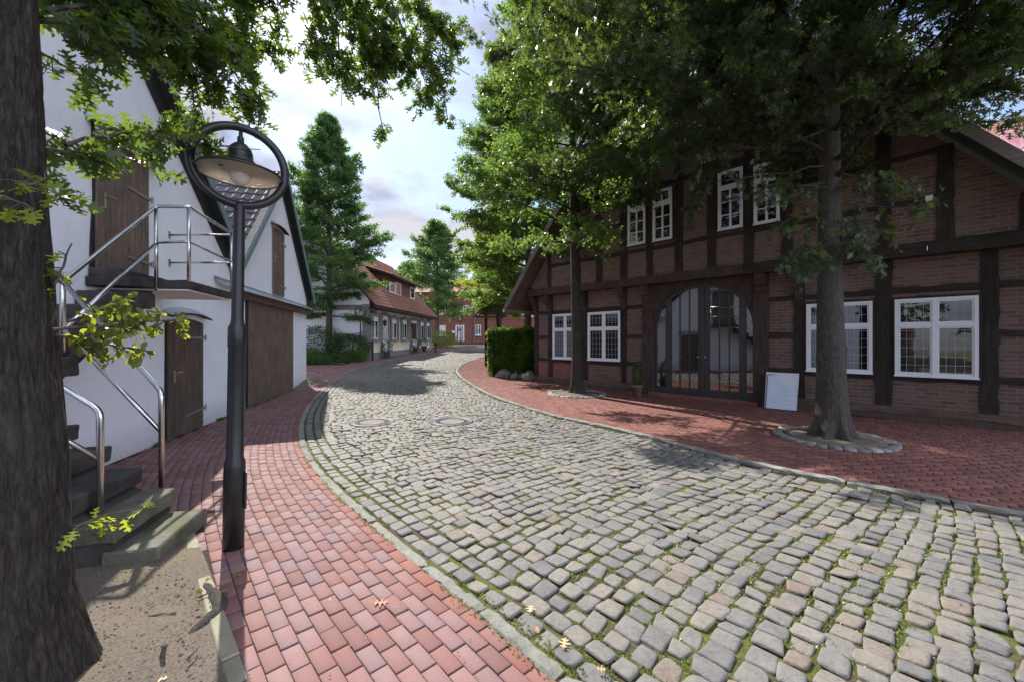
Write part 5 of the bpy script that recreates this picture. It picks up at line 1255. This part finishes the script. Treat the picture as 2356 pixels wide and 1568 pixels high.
# ------------------------------------------------------------------ hedge, boulders, notice roof, shrub bed
def hedge():
    t = empty('hedge', (0, 0, E(17)), 0, 'clipped hornbeam hedge between boulders and the timbered house corner', 'hedge'); r = np.random.default_rng(808); N = 30000
    a = np.array([-1.0, 17.25]); b_ = np.array([1.3, 15.95]); u = (b_-a); Lf = np.linalg.norm(u); u /= Lf; n = np.array([-u[1], u[0]]); dep = 5.5; Hh = 2.0; P = []; D = []
    for k in range(N):
        f = r.random()
        if f < .42: s, d, z = r.uniform(-.05, Lf), abs(r.normal(0, .12)), r.uniform(.22, Hh); o = -n; oz = 0
        elif f < .72: s, d, z = -.05+abs(r.normal(0, .09)), r.uniform(0, dep)**1.0, r.uniform(.02, Hh); o = -u; oz = 0
        else: s, d, z = r.uniform(0, Lf), r.uniform(0, dep), Hh-abs(r.normal(0, .08)); o = -n*.3; oz = 1
        p = a+u*s+n*d; w_ = .17*noise.noise(Vector((p[0]*2.1, p[1]*2.1, z*2.1)))
        P.append((p[0]+o[0]*w_, p[1]+o[1]*w_, z+w_*oz)); D.append((o[0]+r.normal(0, .6), o[1]+r.normal(0, .6), oz*.6+r.normal(0, .5)))
    leaves('foliage', np.array(P), np.array(D), .095, 'oval', MAT['leaf_hedge'], t, r, up=.5)
    # dense inside
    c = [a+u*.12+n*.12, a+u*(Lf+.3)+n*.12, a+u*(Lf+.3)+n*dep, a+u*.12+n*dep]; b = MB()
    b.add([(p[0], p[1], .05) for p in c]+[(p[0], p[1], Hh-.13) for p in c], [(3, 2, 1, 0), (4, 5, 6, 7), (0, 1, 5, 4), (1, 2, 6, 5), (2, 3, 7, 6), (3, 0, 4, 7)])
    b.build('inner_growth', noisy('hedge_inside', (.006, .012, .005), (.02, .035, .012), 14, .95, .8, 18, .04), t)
hedge()
BL = [(1130, 862, .13, 'dark rounded boulder at the left end of the row under the hedge'), (1146, 868, .11, 'small brown boulder, second from the left end of the hedge row'), (1160, 869, .24, 'broad grey boulder with a pale flat face under the hedge middle'), (1176, 866, .12, 'small boulder half hidden by low hedge leaves'),
      (1184, 872, .17, 'rounded pale boulder under the right part of the hedge'), (1200, 872, .15, 'upright boulder second from the timbered house corner'), (1217, 876, .26, 'largest flat topped boulder next to the timbered house corner')]
for i, (px, py, rr, lab) in enumerate(BL):
    rr *= 1.15; x, y = G(px, py); bm = bmesh.new(); bmesh.ops.create_icosphere(bm, subdivisions=4, radius=1)
    for v in bm.verts:
        q = v.co.copy(); f = 1+.22*noise.noise(q*1.2+Vector((i*5, 0, 0)))+.10*noise.noise(q*2.6+Vector((i, 3, 0)))
        # flattened facets
        v.co = q*f
        for ax in (Vector((.6, -.5, .62)), Vector((-.5, -.6, .6)), Vector((0, -.9, .3))):
            dd = v.co.dot(ax.normalized()); 
            if dd > .82: v.co -= ax.normalized()*(dd-.82)*.8
        v.co = Vector((v.co.x*rr*1.15, v.co.y*rr*.95, v.co.z*rr*.82))
    me = bpy.data.meshes.new('boulder'); bm.to_mesh(me); bm.free(); o = link('boulder', me, MAT['boulder'], None, True); o.location = (x, y+rr*.5, E(y)+rr*.5); o.rotation_euler = (0, 0, i*1.3)
    tag(o, lab, 'boulder', 'boulders under the hedge')

# little shingled roof on a post behind the hedge
nx_, ny_ = (1127-CX)/F*21.5, 21.5
nbd = empty('notice_shelter', (nx_, ny_, E(ny_)), R(8), 'small brown gabled shelter roof on posts peeking over the hedge', 'shelter')
b = MB()
for sg in (-1, 1): b.prism([(sg*.78, 2.62), (0, 3.5), (0, 3.58), (sg*.86, 2.62)], -.35, .9, 'y')
b.build('roof', MAT['plank_dk'], nbd)
b = MB(); b.prism([(-.60, 2.72), (.60, 2.72), (0, 3.40)], -.12, -.08, 'y'); b.build('gable_boarding', MAT['plank'], nbd)
b = MB()
for sg in (-1, 1): b.prism([(sg*.88, 2.52), (0, 3.52), (0, 3.62), (sg*.9, 2.62)], -.40, -.352, 'y')
b.build('barge_board', MAT['barge'], nbd)
b = MB(); b.box(-.28, -.14, -.1, .04, 0, 2.9); b.box(.35, .49, -.1, .04, 0, 2.9); b.build('post', MAT['timber_v'], nbd)
b = MB(); b.box(-.75, .75, -.12, .05, 2.56, 2.68); b.build('tie_beam', MAT['plank'], nbd)

# shrubs in the bed
def shrub(x, y, rx, rz, n, size, mat, seed, label, nm='shrub', kind='far', spike=0):
    t = empty(nm, (x, y, E(y)), 0, label, 'shrub'); r = np.random.default_rng(seed)
    T = []
    for k in range(9):
        a = r.random()*6.28; T.append((np.array([[0, 0, -.05], [math.cos(a)*rx*.4, math.sin(a)*rx*.4, rz*.8], [math.cos(a)*rx*.75, math.sin(a)*rx*.75, rz*1.5]]), [.02, .013, .006]))
    tubes_np('stems', T, 5, MAT['twigwood'], t)
    bush(t, (0, 0, rz), rx, rz, n, size, mat, seed, kind=kind)
    if spike:
        P = []; D = []
        for k in range(spike):
            a = r.random()*6.28; e = r.uniform(.3, 1.2); d = np.array([math.cos(a)*math.cos(e), math.sin(a)*math.cos(e), math.sin(e)]); L = r.uniform(.9, 1.35)
            for j in range(14): q = r.uniform(.6, 1); P.append(np.array([0, 0, rz*.7])+d*np.array([rx, rx, rz*1.25])*L*q); D.append(d+r.normal(0, .5, 3))
        leaves('shoots', np.array(P), np.array(D), size, 'far', mat, t, r)
    return t
for (px, py, Y, rx, rz, n, sz, mt, lab, spk) in (
    (725, 830, 24.0, 1.5, 1.1, 5200, .10, 'leaf_shrub', 'rounded dark shrub next to the white barn corner', 0),
    (705, 830, 22.5, .9, .45, 2400, .09, 'leaf_hedge', 'low light green shrub at the left front of the bed', 0),
    (800, 830, 24.3, 1.3, .85, 5200, .11, 'leaf_shrub', 'spiky dark shrub between the oak trunk and the cream house', 40),
    (770, 835, 22.9, 1.1, .28, 1500, .09, 'leaf_shrub', 'creeping low shrub at the front edge of the bed', 0),
    (728, 836, 22.6, .9, .26, 1100, .09, 'leaf_hedge', 'creeping shrub in front of the oak trunk', 0),
    (820, 830, 23.6, .7, .42, 1100, .09, 'leaf_hedge', 'small rounded shrub at the foot of the middle lamp', 10)):
    shrub((px-CX)/F*Y, Y, rx, rz, n, sz, MAT[mt], int(px)+int(py)*3, lab, spike=spk)
V = [(x, y, E(y)+.04) for x, y in [G(690, 838), G(720, 838.5), G(790, 838.5), G(826, 829.5), G(836, 824), (-9.2, 25.4), (-30, 27.5), (-30, 21.0)]]
me = bpy.data.meshes.new('planting_bed'); me.from_pydata(V, [], [tuple(range(len(V)))]); tag(link('planting_bed', me, MAT['ground']), kind='structure')
shrub((1018-CX)/F*41.0, 41.0, 1.5, .85, 2200, .14, MAT['leaf_hedge'], 880, 'trimmed round bush beside the far corner of the cream house')

# ------------------------------------------------------------------ cream house
ca = CP.ang(); CB = E(25)-.1
cr = empty('cream_house', (CP.O[0], CP.O[1], 0), ca, 'long cream house with grey window surrounds and red tiled roof', 'house')
p2 = CP.hit(991, 760); CL = p2[0]
ev = CP.hit(843, 700)[1]; 
ZF = lambda s: .48+.022*s
DC = 8.0; ER = ev+.05
b = MB(); b.box(0, CL, 0, DC, -.3, ER); b.build('wall', MAT['cream'], cr)
b = MB(); gp_ = [(0.001, ER-.02), (DC, ER-.02), (DC, ER+.33), (DC/2, ER-.22+1.08*(DC/2+.55)-.04), (.001, ER+.33)]; b.prism(gp_, CL-.1, CL+.004, 'x'); b.build('gable_wall', MAT['coolwhite'], cr); b = MB(); b.prism(gp_, -.004, .1, 'x'); b.box(-.006, .003, .45, DC, 0, ER+.1); b.build('side_wall', MAT['coolwhite'], cr)
b = MB(); b.prism([(0, .40), (CL, .40+.022*CL), (CL, .75+.022*CL), (0, .85)][::1], -.03, -.002, 'y'); b.box(-.03, .0, -.03, .45, 0, ER); b.box(.0, .34, -.035, -.003, 0, ER-.02); b.box(CL-.35, CL+.03, -.035, -.003, 0, ER-.02); b.box(-.035, -.007, .45, DC, ER-.38, ER-.05); b.box(-.02, -.005, .45, DC, .3, .85); b.build('grey_trim', MAT['greypaint'], cr)
# white lower field under the window surrounds
def c_x(px): return CP.hit((1350+px/3.485)/1.7386, 700)[0]
def c_z(px, py): return CP.hit((1350+px/3.485)/1.7386, (1050+py/3.485)/1.7386)[1]
for (a, c, ht, hb) in ((445, 583, 690, 1115), (723, 835, 735, 1115), (875, 975, 755, 1115), (1125, 1210, 790, 1115), (1212, 1292, 800, 1115)):
    x0, x1 = c_x(a), c_x(c); z1 = c_z(a, ht); z0 = c_z(a, hb-30); w_ = (x1-x0)
    b = MB(); t_ = .2
    b.box(x0, x1, -.17, -.003, z0-.05, z0+.12); b.box(x0, x0+t_, -.15, -.003, z0+.12, z1-.2); b.box(x1-t_, x1, -.15, -.003, z0+.12, z1-.2)
    b.prism([(x0-.06, z1-.2), (x1+.06, z1-.2), (x1+.06, z1-.08), ((x0+x1)/2+.1, z1-.02), ((x0+x1)/2, z1+.05), ((x0+x1)/2-.1, z1-.02), (x0-.06, z1-.08)], -.17, -.003, 'y')
    win = b.build('window', MAT['greypaint'], cr)
    b = MB(); xa, xb, za, zb = x0+t_, x1-t_, z0+.12, z1-.2
    b.box(xa, xb, -.03, -.002, za, za+.06); b.box(xa, xa+.07, -.03, -.002, za+.06, zb); b.box(xb-.07, xb, -.03, -.002, za+.06, zb); b.box((xa+xb)/2-.04, (xa+xb)/2+.04, -.03, -.002, za+.06, zb-.34); b.box(xa+.07, xb-.07, -.03, -.002, zb-.34, zb); b.build('frame', MAT['white'], win)
    b = MB(); b.box(xa+.07, xb-.07, -.012, -.004, za+.06, zb-.34); b.build('pane', MAT['glass'], win)
for (a, c, ht, hb, kx) in ((600, 712, 700, 1255, 0), (1005, 1118, 770, 1150, 1)):
    x0, x1 = c_x(a), c_x(c); z1 = c_z(a, ht); z0 = ZF((x0+x1)/2)+.1; b = MB(); t_ = .22
    b.box(x0, x0+t_, -.10, -.003, z0-.1, z1-.2); b.box(x1-t_, x1, -.10, -.003, z0-.1, z1-.2)
    b.prism([(x0-.05, z1-.2), (x1+.05, z1-.2), (x1+.05, z1-.05), ((x0+x1)/2, z1+.05), (x0-.05, z1-.05)], -.12, -.003, 'y'); d = b.build('door', MAT['greypaint'], cr)
    b = MB(); b.box(x0+t_, x1-t_, -.03, -.002, z0-.05, z1-.2); b.build('door_leaf', MAT['white'], d); b = MB(); b.box(x0+t_+.12, x1-t_-.12, -.036, -.0305, z0+1.0, z1-.4); b.build('pane', MAT['glass'], d)
    b = MB(); b.box(x0-.1, x1+.1, -.5, -.0, z0-.35, z0-.05); b.build('door_step', MAT['concrete'], cr)
# eaves, roof, dormer
SLc = 1.08; fy = -.55
ez = ER-.22
b = MB(); b.prism([(fy, ez), (fy, ez+.12), (DC/2, ez+.12+SLc*(DC/2-fy)), (DC/2, ez+SLc*(DC/2-fy))], -.35, CL+.35, 'x'); b.build('roof', MAT['blackwood'], cr)
b = MB(); b.prism([(DC-fy, ez), (DC-fy, ez+.12), (DC/2, ez+.12+SLc*(DC/2-fy)), (DC/2, ez+SLc*(DC/2-fy))], -.35, CL+.35, 'x'); b.build('roof', MAT['pantile_red'], cr)
slc = math.hypot(1, SLc)
pantiles('roof_tiles', -.38, CL+.38, 0, (DC/2-fy)*slc, lambda u, v, h: (u, fy+v/slc-h*SLc/slc, ez+.13+v*SLc/slc+h/slc), MAT['pantile_red'], cr, tw=.25, th=.34, ru=4)
b = MB(); b.box(-.3, CL+.3, fy-.03, fy+.12, ez-.10, ez+.02); b.box(-.3, CL+.3, fy, .0, ez-.06, ez-.03); b.build('eaves_board', MAT['timber_h'], cr)
# shed dormer
dx0, dx1 = 1.2, c_x(1085)+.2; dz0 = ez+.13+SLc*1.35; dzt = CP.hit((1350+700/3.485)/1.7386, (1050+215/3.485)/1.7386, .8)[1]
dy = .8; dz0 = ez+.1+SLc*(dy-fy)
def d_x(px, py): return CP.hit((1350+px/3.485)/1.7386, (1050+py/3.485)/1.7386, dy)
dr = CP.hit((1350+1080/3.485)/1.7386, (1050+400/3.485)/1.7386, dy)[0]; dl = 5.0
dzt = d_x(880, 250)[1]
b = MB(); b.prism([(dy, dz0-.1), (dy, dzt), (DC/2, dzt+.9), (DC/2, dz0-.1)], dl, dr, 'x'); dm = b.build('dormer', MAT['tile_hung'], cr)
b = MB(); b.prism([(dy-.45, dzt-.12), (dy-.45, dzt+.02), (DC/2, dzt+1.2), (DC/2, dzt+1.0)], dl-.3, dr+.6, 'x'); b.build('dormer_roof', MAT['blackwood'], dm)
sd = 1.2/(DC/2-dy+.45)
pantiles('dormer_tiles', dl-.3, dr+.62, 0, (DC/2-dy+.45)*math.hypot(1, sd), lambda u, v, h: (u, dy-.47+v/math.hypot(1, sd), dzt+.03+v*sd/math.hypot(1, sd)+h), MAT['pantile_red'], dm, tw=.25, th=.34, ru=4)
for (a, c, t_, bt) in ((720, 797, 268, 415), (803, 878, 275, 445), (1010, 1070, 340, 500)):
    xa, zt_ = d_x(a, t_); xb, zb_ = d_x(c, bt); zb_ = d_x(a, bt)[1]; zb_ = max(zb_, dz0-.05)
    b = MB(); b.box(xa, xb, dy-.06, dy-.004, zb_, zb_+.08); b.box(xa, xb, dy-.06, dy-.004, zt_-.08, zt_); b.box(xa, xa+.08, dy-.06, dy-.004, zb_+.08, zt_-.08); b.box(xb-.08, xb, dy-.06, dy-.004, zb_+.08, zt_-.08); wn_ = b.build('dormer_window', MAT['white'], dm)
    b = MB(); b.box(xa+.08, xb-.08, dy-.03, dy-.02, zb_+.08, zt_-.08); b.build('pane', MAT['door_glass'], wn_)
# downpipe, bracket lamp
b = MB(); b.tube([(.22, -.11, .35), (.22, -.11, ez-.25), (.5, -.45, ez-.02)], .055, 10); b.build('downpipe', MAT['blackmetal'], cr)
def lantern(s, z, lab):
    p = CP.w(s, -.02, z); t = empty('wall_lantern', p, ca, lab, 'wall lantern', 'lanterns on the cream house'); b = MB()
    b.box(-.03, .03, -.03, .0, -.22, .1); b.tube([(0, -.03, -.1), (0, -.2, -.16), (0, -.34, -.08), (0, -.34, .02)], .018, 8); b.build('arm', MAT['blackmetal'], t)
    b = MB(); b.lathe([(.05, .02), (.09, .05), (.13, .30), (.15, .31), (.06, .42), (.03, .44), (.02, .52)], (0, -.34, 0), 6); b.build('lantern_head', MAT['blackmetal'], t)
    b = MB(); b.lathe([(.075, .06), (.118, .29)], (0, -.34, 0), 6); b.build('glass', MAT['coolwhite'], t); return t
lantern(c_x(590), c_z(590, 890), 'black wall lantern between the first cream house window and the near door')
lantern(c_x(988), c_z(988, 925), 'black wall lantern between the third cream house window and the far door')
for (px, Yp, lab, sd_, mt) in ((608, 1285, 'plant pot at the near door of the cream house', 711, 'greypot'), (1018, 1250, 'plant pot left of the far door of the cream house', 712, 'greypot'), (1140, 1240, 'plant pot right of the far door of the cream house', 713, 'terracotta')):
    s = c_x(px); p = CP.w(s, -.42); pot('potted_plant', p.x, p.y, E(p.y)+.03, .22, .45, lab, MAT[mt], 'bush', sd_, 1.25)
# bollards
for (vx, Y, h, lab) in (((1350+1370/3.485)/1.7386, 33.5, .85, 'black bollard by the near kerb at the cream house end'), ((1350+1541/3.485)/1.7386, 45.5, .95, 'black bollard further off before the villa pavement')):
    t = empty('bollard', ((vx-CX)/F*Y, Y, E(Y)), 0, lab, 'bollard', 'black street bollards'); b = MB(); b.lathe([(.09, -.05), (.09, .15), (.065, .2), (.06, h-.22), (.08, h-.2), (.08, h-.16), (.05, h-.14)], sides=14); b.build('shaft', MAT['blackmetal'], t, True)
    b = MB(); b.lathe([(.05, h-.14), (.085, h-.09), (.085, h-.04), (.04, h), (.001, h+.01)], sides=14); b.build('cap', MAT['blackmetal'], t, True)

# ------------------------------------------------------------------ red brick villa
YV = 53.0; zv = E(YV)
vl = empty('brick_villa', (0, YV, zv), 0, 'red brick villa with white door closing the view down the street', 'house')
def vx(px, py=900): return ((1350+px/3.485)/1.7386-CX)/F*YV, EYE+(CY-(1050+py/3.485)/1.7386)/F*YV-zv
xl = vx(1310)[0]; b = MB(); b.box(-12.5, 4.0, 0, 9, -.6, 6.6); b.build('wall', MAT['brick_far'], vl)
b = MB(); b.prism([(-.5, 6.5), (4.5, 8.9), (9.5, 6.5)], -13, 4.5, 'x'); b.build('roof', MAT['pantile_red'], vl)
z1 = vx(1500, 785)[1]; b = MB(); b.box(-12.5, 4.0, -.05, -.0, z1-.12, z1+.06); b.box(-12.5, 4.0, -.04, -.0, 6.2, 6.5); b.build('string_course', MAT['brick_red'], vl)
def vwin(a, c, t_, bt, lab=None, blind=False):
    x0, z1_ = vx(a, t_); x1, z0_ = vx(c, bt); b = MB()
    b.box(x0, x1, -.08, -.0, z0_, z0_+.1); b.box(x0, x1, -.08, -.0, z1_-.09, z1_); b.box(x0, x0+.09, -.08, -.0, z0_+.1, z1_-.09); b.box(x1-.09, x1, -.08, -.0, z0_+.1, z1_-.09); b.box((x0+x1)/2-.06, (x0+x1)/2+.06, -.08, -.0, z0_+.1, z1_-.09)
    if blind: b.box(x0+.09, x1-.09, -.06, -.035, z0_+(z1_-z0_)*.42, z1_-.09)
    else: b.box(x0+.09, x1-.09, -.078, -.0, z0_+(z1_-z0_)*.66, z0_+(z1_-z0_)*.70)
    w_ = b.build('window', MAT['white'], vl); b = MB(); b.box(x0+.09, x1-.09, -.03, -.02, z0_+.1, z1_-.09); b.build('pane', MAT['glass'], w_)
    b = MB(); b.box(x0-.1, x1+.1, -.12, -.0, z0_-.1, z0_-.002); b.build('sill', MAT['white'], w_)
    n = 8; b = MB(); poly = [(x0-.08, z1_+.04)]+[((x0+x1)/2+(x1-x0+.16)/2*math.cos(math.pi*(1-i/n)), z1_+.16+.22*math.sin(math.pi*i/n)) for i in range(n+1)]+[(x1+.08, z1_+.04)]
    b.prism(poly, -.03, -.0, 'y'); b.build('brick_arch', MAT['brick_red'], w_)
vwin(1425, 1508, 875, 1010, blind=True); vwin(1925, 2000, 870, 1008); vwin(1582, 1665, 600, 730); vwin(1750, 1832, 600, 725); vwin(1925, 2000, 600, 725); vwin(1425, 1505, 600, 728)
x0, zt_ = vx(1645, 872); x1, zb_ = vx(1768, 1092); b = MB(); b.box(x0, x0+.2, -.1, 0, zb_, zt_); b.box(x1-.2, x1, -.1, 0, zb_, zt_); b.box(x0+.2, x1-.2, -.1, 0, zt_-.15, zt_); b.box(x0+.35, x1-.35, -.07, 0, zb_, zt_-.15); dv = b.build('door', MAT['white'], vl)
b = MB(); xm = (x0+x1)/2; b.box(x0+.21, x0+.34, -.06, -.0, zb_+.4, zt_-.3); b.box(x1-.34, x1-.21, -.06, -.0, zb_+.4, zt_-.3); b.box(xm-.36, xm+.36, -.078, -.0705, zb_+1.3, zt_-.35); b.build('pane', MAT['glass'], dv)
b = MB()
for k in (-1, 0, 1): b.box(xm+k*.16-.018, xm+k*.16+.018, -.09, -.079, zb_+1.3, zt_-.35)
for q in (.25, .75): b.box(xm-.36, xm+.36, -.092, -.0795, zb_+1.3+(zt_-zb_-1.65)*q-.018, zb_+1.3+(zt_-zb_-1.65)*q+.018)
b.build('glazing_bars', MAT['white'], dv)
b = MB(); b.box(x0-1.0, x1+.8, -1.3, .0, -.3, zb_-.02); b.build('door_step', MAT['brick_red'], vl)
x0, zt_ = vx(1596, 950); x1, zb_ = vx(1638, 983); o = MB().box(0, x1-x0, -.18, -.01, 0, zt_-zb_).build('letter_box', MAT['white']); o.location = (x0, YV, zb_+zv); tag(o, 'white letter box on the villa wall left of its door', 'letter box')
b = MB(); xx = vx(1905)[0]; b.tube([(xx, -.08, -.3), (xx, -.08, 6.4)], .07, 8); b.build('downpipe', MAT['greypaint'], vl)
bush(vl, (vx(1400)[0]-1, -1.0, .6), (1.6, .8), .9, 700, .2, MAT['leaf_hedge'], 890) if False else None

# neighbour roof and dish at the upper right
nb_ = empty('neighbour_house', (17.6, 14.2, .1), R(-46), 'orange walled neighbour house glimpsed over the right roof slope', 'house')
b = MB(); b.box(-.6, 6, 0, 7, -.2, 8.6); b.build('wall', MAT['orange'], nb_); b = MB(); b.prism([(-.5, 8.6), (3.5, 10.6), (7.5, 8.6)], -.9, 6.4, 'x'); b.build('roof', MAT['pantile_red'], nb_); b = MB(); b.box(-.8, 6.2, -.66, -.503, 8.45, 8.62); b.build('gutter', MAT['white'], nb_)
p = AT(2320, 330, 10.6)
ds = empty('satellite_dish', p, 0, 'red satellite dish above the right slope of the timbered house roof', 'satellite dish')
Md = (Vector((.12, -1.0, .30))).normalized().to_track_quat('Z', 'Y').to_matrix(); b = MB(); pr = [(.001, 0), (.12, .01), (.25, .04), (.38, .095), (.385, .092), (.25, .030), (.12, -.004), (.001, -.012)]
tmp = MB(); tmp.lathe(pr, sides=36); b.add([Md @ Vector(v) for v in tmp.v], tmp.f); b.build('reflector', MAT['dish'], ds, True)
b = MB(); b.tube([Md @ Vector((0, -.36, .09)), Md @ Vector((0, -.28, .35)), Md @ Vector((0, 0, .45))], .012, 8); b.tube([Md @ Vector((0, 0, .43)), Md @ Vector((0, 0, .5))], .03, 10); b.build('feed_arm', MAT['steel'], ds)
b = MB(); b.tube([(.16, .2, -3.2), (.16, .2, .05)], .035, 12); b.tube([(.16, .2, -.05), (.02, .03, -.05)], .02, 8); b.build('mast', MAT['steel'], ds, True)

# ------------------------------------------------------------------ fallen leaves
def dead_leaf(px, py, s, seed, onroad):
    x, y = G(px, py); r = np.random.default_rng(seed); a = r.random()*6.28
    o = leaves('fallen_leaf', np.array([[0, 0, 0.]]), np.array([[math.cos(a), math.sin(a), .08]]), s, 'oak', MAT['deadleaf'], None, r, up=4, var=np.array([r.random()]))
    for v in o.data.vertices: v.co.z = abs(v.co.z)*.35
    o.location = (x, y, E(y)+(.022 if onroad else .008)); return o
FL = [(855, 1388, .11, 0, 'curled pale oak leaf lying on the left brick pavement'), (1222, 1397, .10, 1, 'pale pink oak leaf on the cobbles beside the left kerb'), (1295, 1502, .08, 1, 'orange dry leaf on the cobbles near the bottom edge'), (1075, 1232, .05, 1, 'small orange leaf on a cobble by the kerb'),
      (1240, 1465, .07, 1, 'brown leaf wedged between cobbles by the kerb'), (1370, 1545, .07, 1, 'rusty leaf at the bottom edge of the road'), (1105, 1062, .06, 1, 'tiny pale leaf on the sunny middle of the road'), (265, 1392, .06, 0, 'tan leaf on the bare soil left of the lamp post'), (390, 1560, .07, 0, 'yellowish leaf on the soil near the bottom edge')]
for i, (px, py, s, rd, lab) in enumerate(FL): tag(dead_leaf(px, py, s, 900+i, rd), lab, 'fallen leaf', 'fallen oak leaves')
for i, (px, py) in enumerate([(1708, 1013), (1815, 1058), (1898, 1062), (1925, 1068), (1950, 1075), (1742, 1030), (2010, 1055), (2110, 1105), (2190, 1130), (2075, 1088)]):
    tag(dead_leaf(px, py, .07, 950+i, 0), 'dry oak leaf on the red paving round the near right tree', 'fallen leaf', 'dry leaves round the near right tree')

# ------------------------------------------------------------------ behind the viewer, mirrored in the window panes
def back_tree(x, y, label, seed, rad=3.2, H=10): 
    t = empty('garden_tree', (x, y, 0), 0, label, 'tree'); r = np.random.default_rng(seed)
    b = MB(); b.tube([Vector((0, 0, -.1)), Vector((0, 0, 1)), Vector((.1, 0, H*.8))], [.25, .2, .05], 10); b.build('trunk', MAT['bark_far'], t, True)
    grow(t, (0, 0, 0), H, 2.6, lambda f: rad*(1-f)**.5, 50, 10, 14, .26, 'far', MAT['leaf_dark'], MAT['bark_far'], r, .2, 0, 55, sub_sides=0, r0=.06, hang=.1)
back_tree(-9.5, -7.5, 'garden tree mirrored in the large right hand window panes', 1201)
back_tree(-14.5, -5.0, 'garden tree mirrored at the left edge of the large window', 1202, 3.5, 9)
back_tree(-6.0, -13.0, 'tall garden tree mirrored in the right edge of the large window', 1203, 4, 12)
h = empty('garden_house', (-19, -17, 0), R(44), 'low brick house with red roof mirrored in the large window panes', 'house')
MB().box(-7, 7, 0, 6, -.1, 3).build('wall', MAT['brick_far'], h); b = MB(); b.prism([(-.5, 2.9), (3, 5.6), (6.5, 2.9)], -7.4, 7.4, 'x'); b.build('roof', MAT['pantile_red'], h)
t = empty('garden_hedge', (-8.5, -6.0, 0), R(44), 'low garden hedge mirrored in the lower window panes', 'hedge')
r_ = np.random.default_rng(5); N = 2600; P = np.c_[r_.uniform(-7, 7, N), r_.normal(0, .35, N), r_.uniform(.05, 1.15, N)]
leaves('foliage', P, r_.normal(0, 1, (N, 3)), .17, 'far', MAT['leaf_shrub'], t, r_)
MB().box(-7, 7, -.2, .2, 0, 1.0).build('inner_growth', MAT['leaf_shrub'], t)

# litter blown over the paving
def litter(name, pts, zs, size, seed, label):
    r = np.random.default_rng(seed); n = len(pts); a = r.random(n)*6.28
    D = np.c_[np.cos(a), np.sin(a), r.normal(0, .12, n)]
    o = leaves(name, np.c_[pts, zs], D, size, 'far', MAT['litter'], None, r, up=3.0, var=r.random(n)); return tag(o, label, 'litter', kind='stuff')
MAT['litter'] = m_leaf('leaf_litter', [(0, (.05, .035, .02)), (.6, (.16, .11, .06)), (1, (.34, .26, .16))], (.4, .3, .1), .1)
r_ = np.random.default_rng(91)
u_ = r_.uniform(.5, KR.L[-1]*.5, 1500); v_ = np.abs(r_.gamma(1.3, .9, 1500)); p_ = KR.at(u_, 0)+np.stack([np.interp(u_, KR.L, KR.n[:, 0])*(v_+.14), np.interp(u_, KR.L, KR.n[:, 1])*(v_+.14)], -1)
q_ = (p_-np.array(FP.O))@np.array(FP.n); p_ = p_[q_ < -.06]
litter('leaf_litter', p_, elev(p_[:, 1])+.012, .026, 92, 'tiny dry leaf scraps scattered over the right brick pavement')
u_ = r_.uniform(.5, KL.L[-1]*.4, 500); v_ = np.abs(r_.gamma(1.2, .7, 500)); p_ = KL.at(u_, 0)-np.stack([np.interp(u_, KL.L, KL.n[:, 0])*v_, np.interp(u_, KL.L, KL.n[:, 1])*v_], -1)
q_ = (p_-np.array(WP.O))@np.array(WP.n); p_ = p_[(q_ < -.06)]
litter('leaf_litter', p_, elev(p_[:, 1])+.010, .016, 93, 'tiny dry scraps scattered over the left brick pavement')
u_ = r_.uniform(.5, KL.L[-1]*.4, 700); v_ = r_.uniform(.1, 5.0, 700); p_ = np.stack([KL.at([a], b)[0] for a, b in zip(u_, v_)])
litter('leaf_litter', p_, elev(p_[:, 1])+.010, .018, 94, 'tiny dry scraps caught between the cobbles of the road')
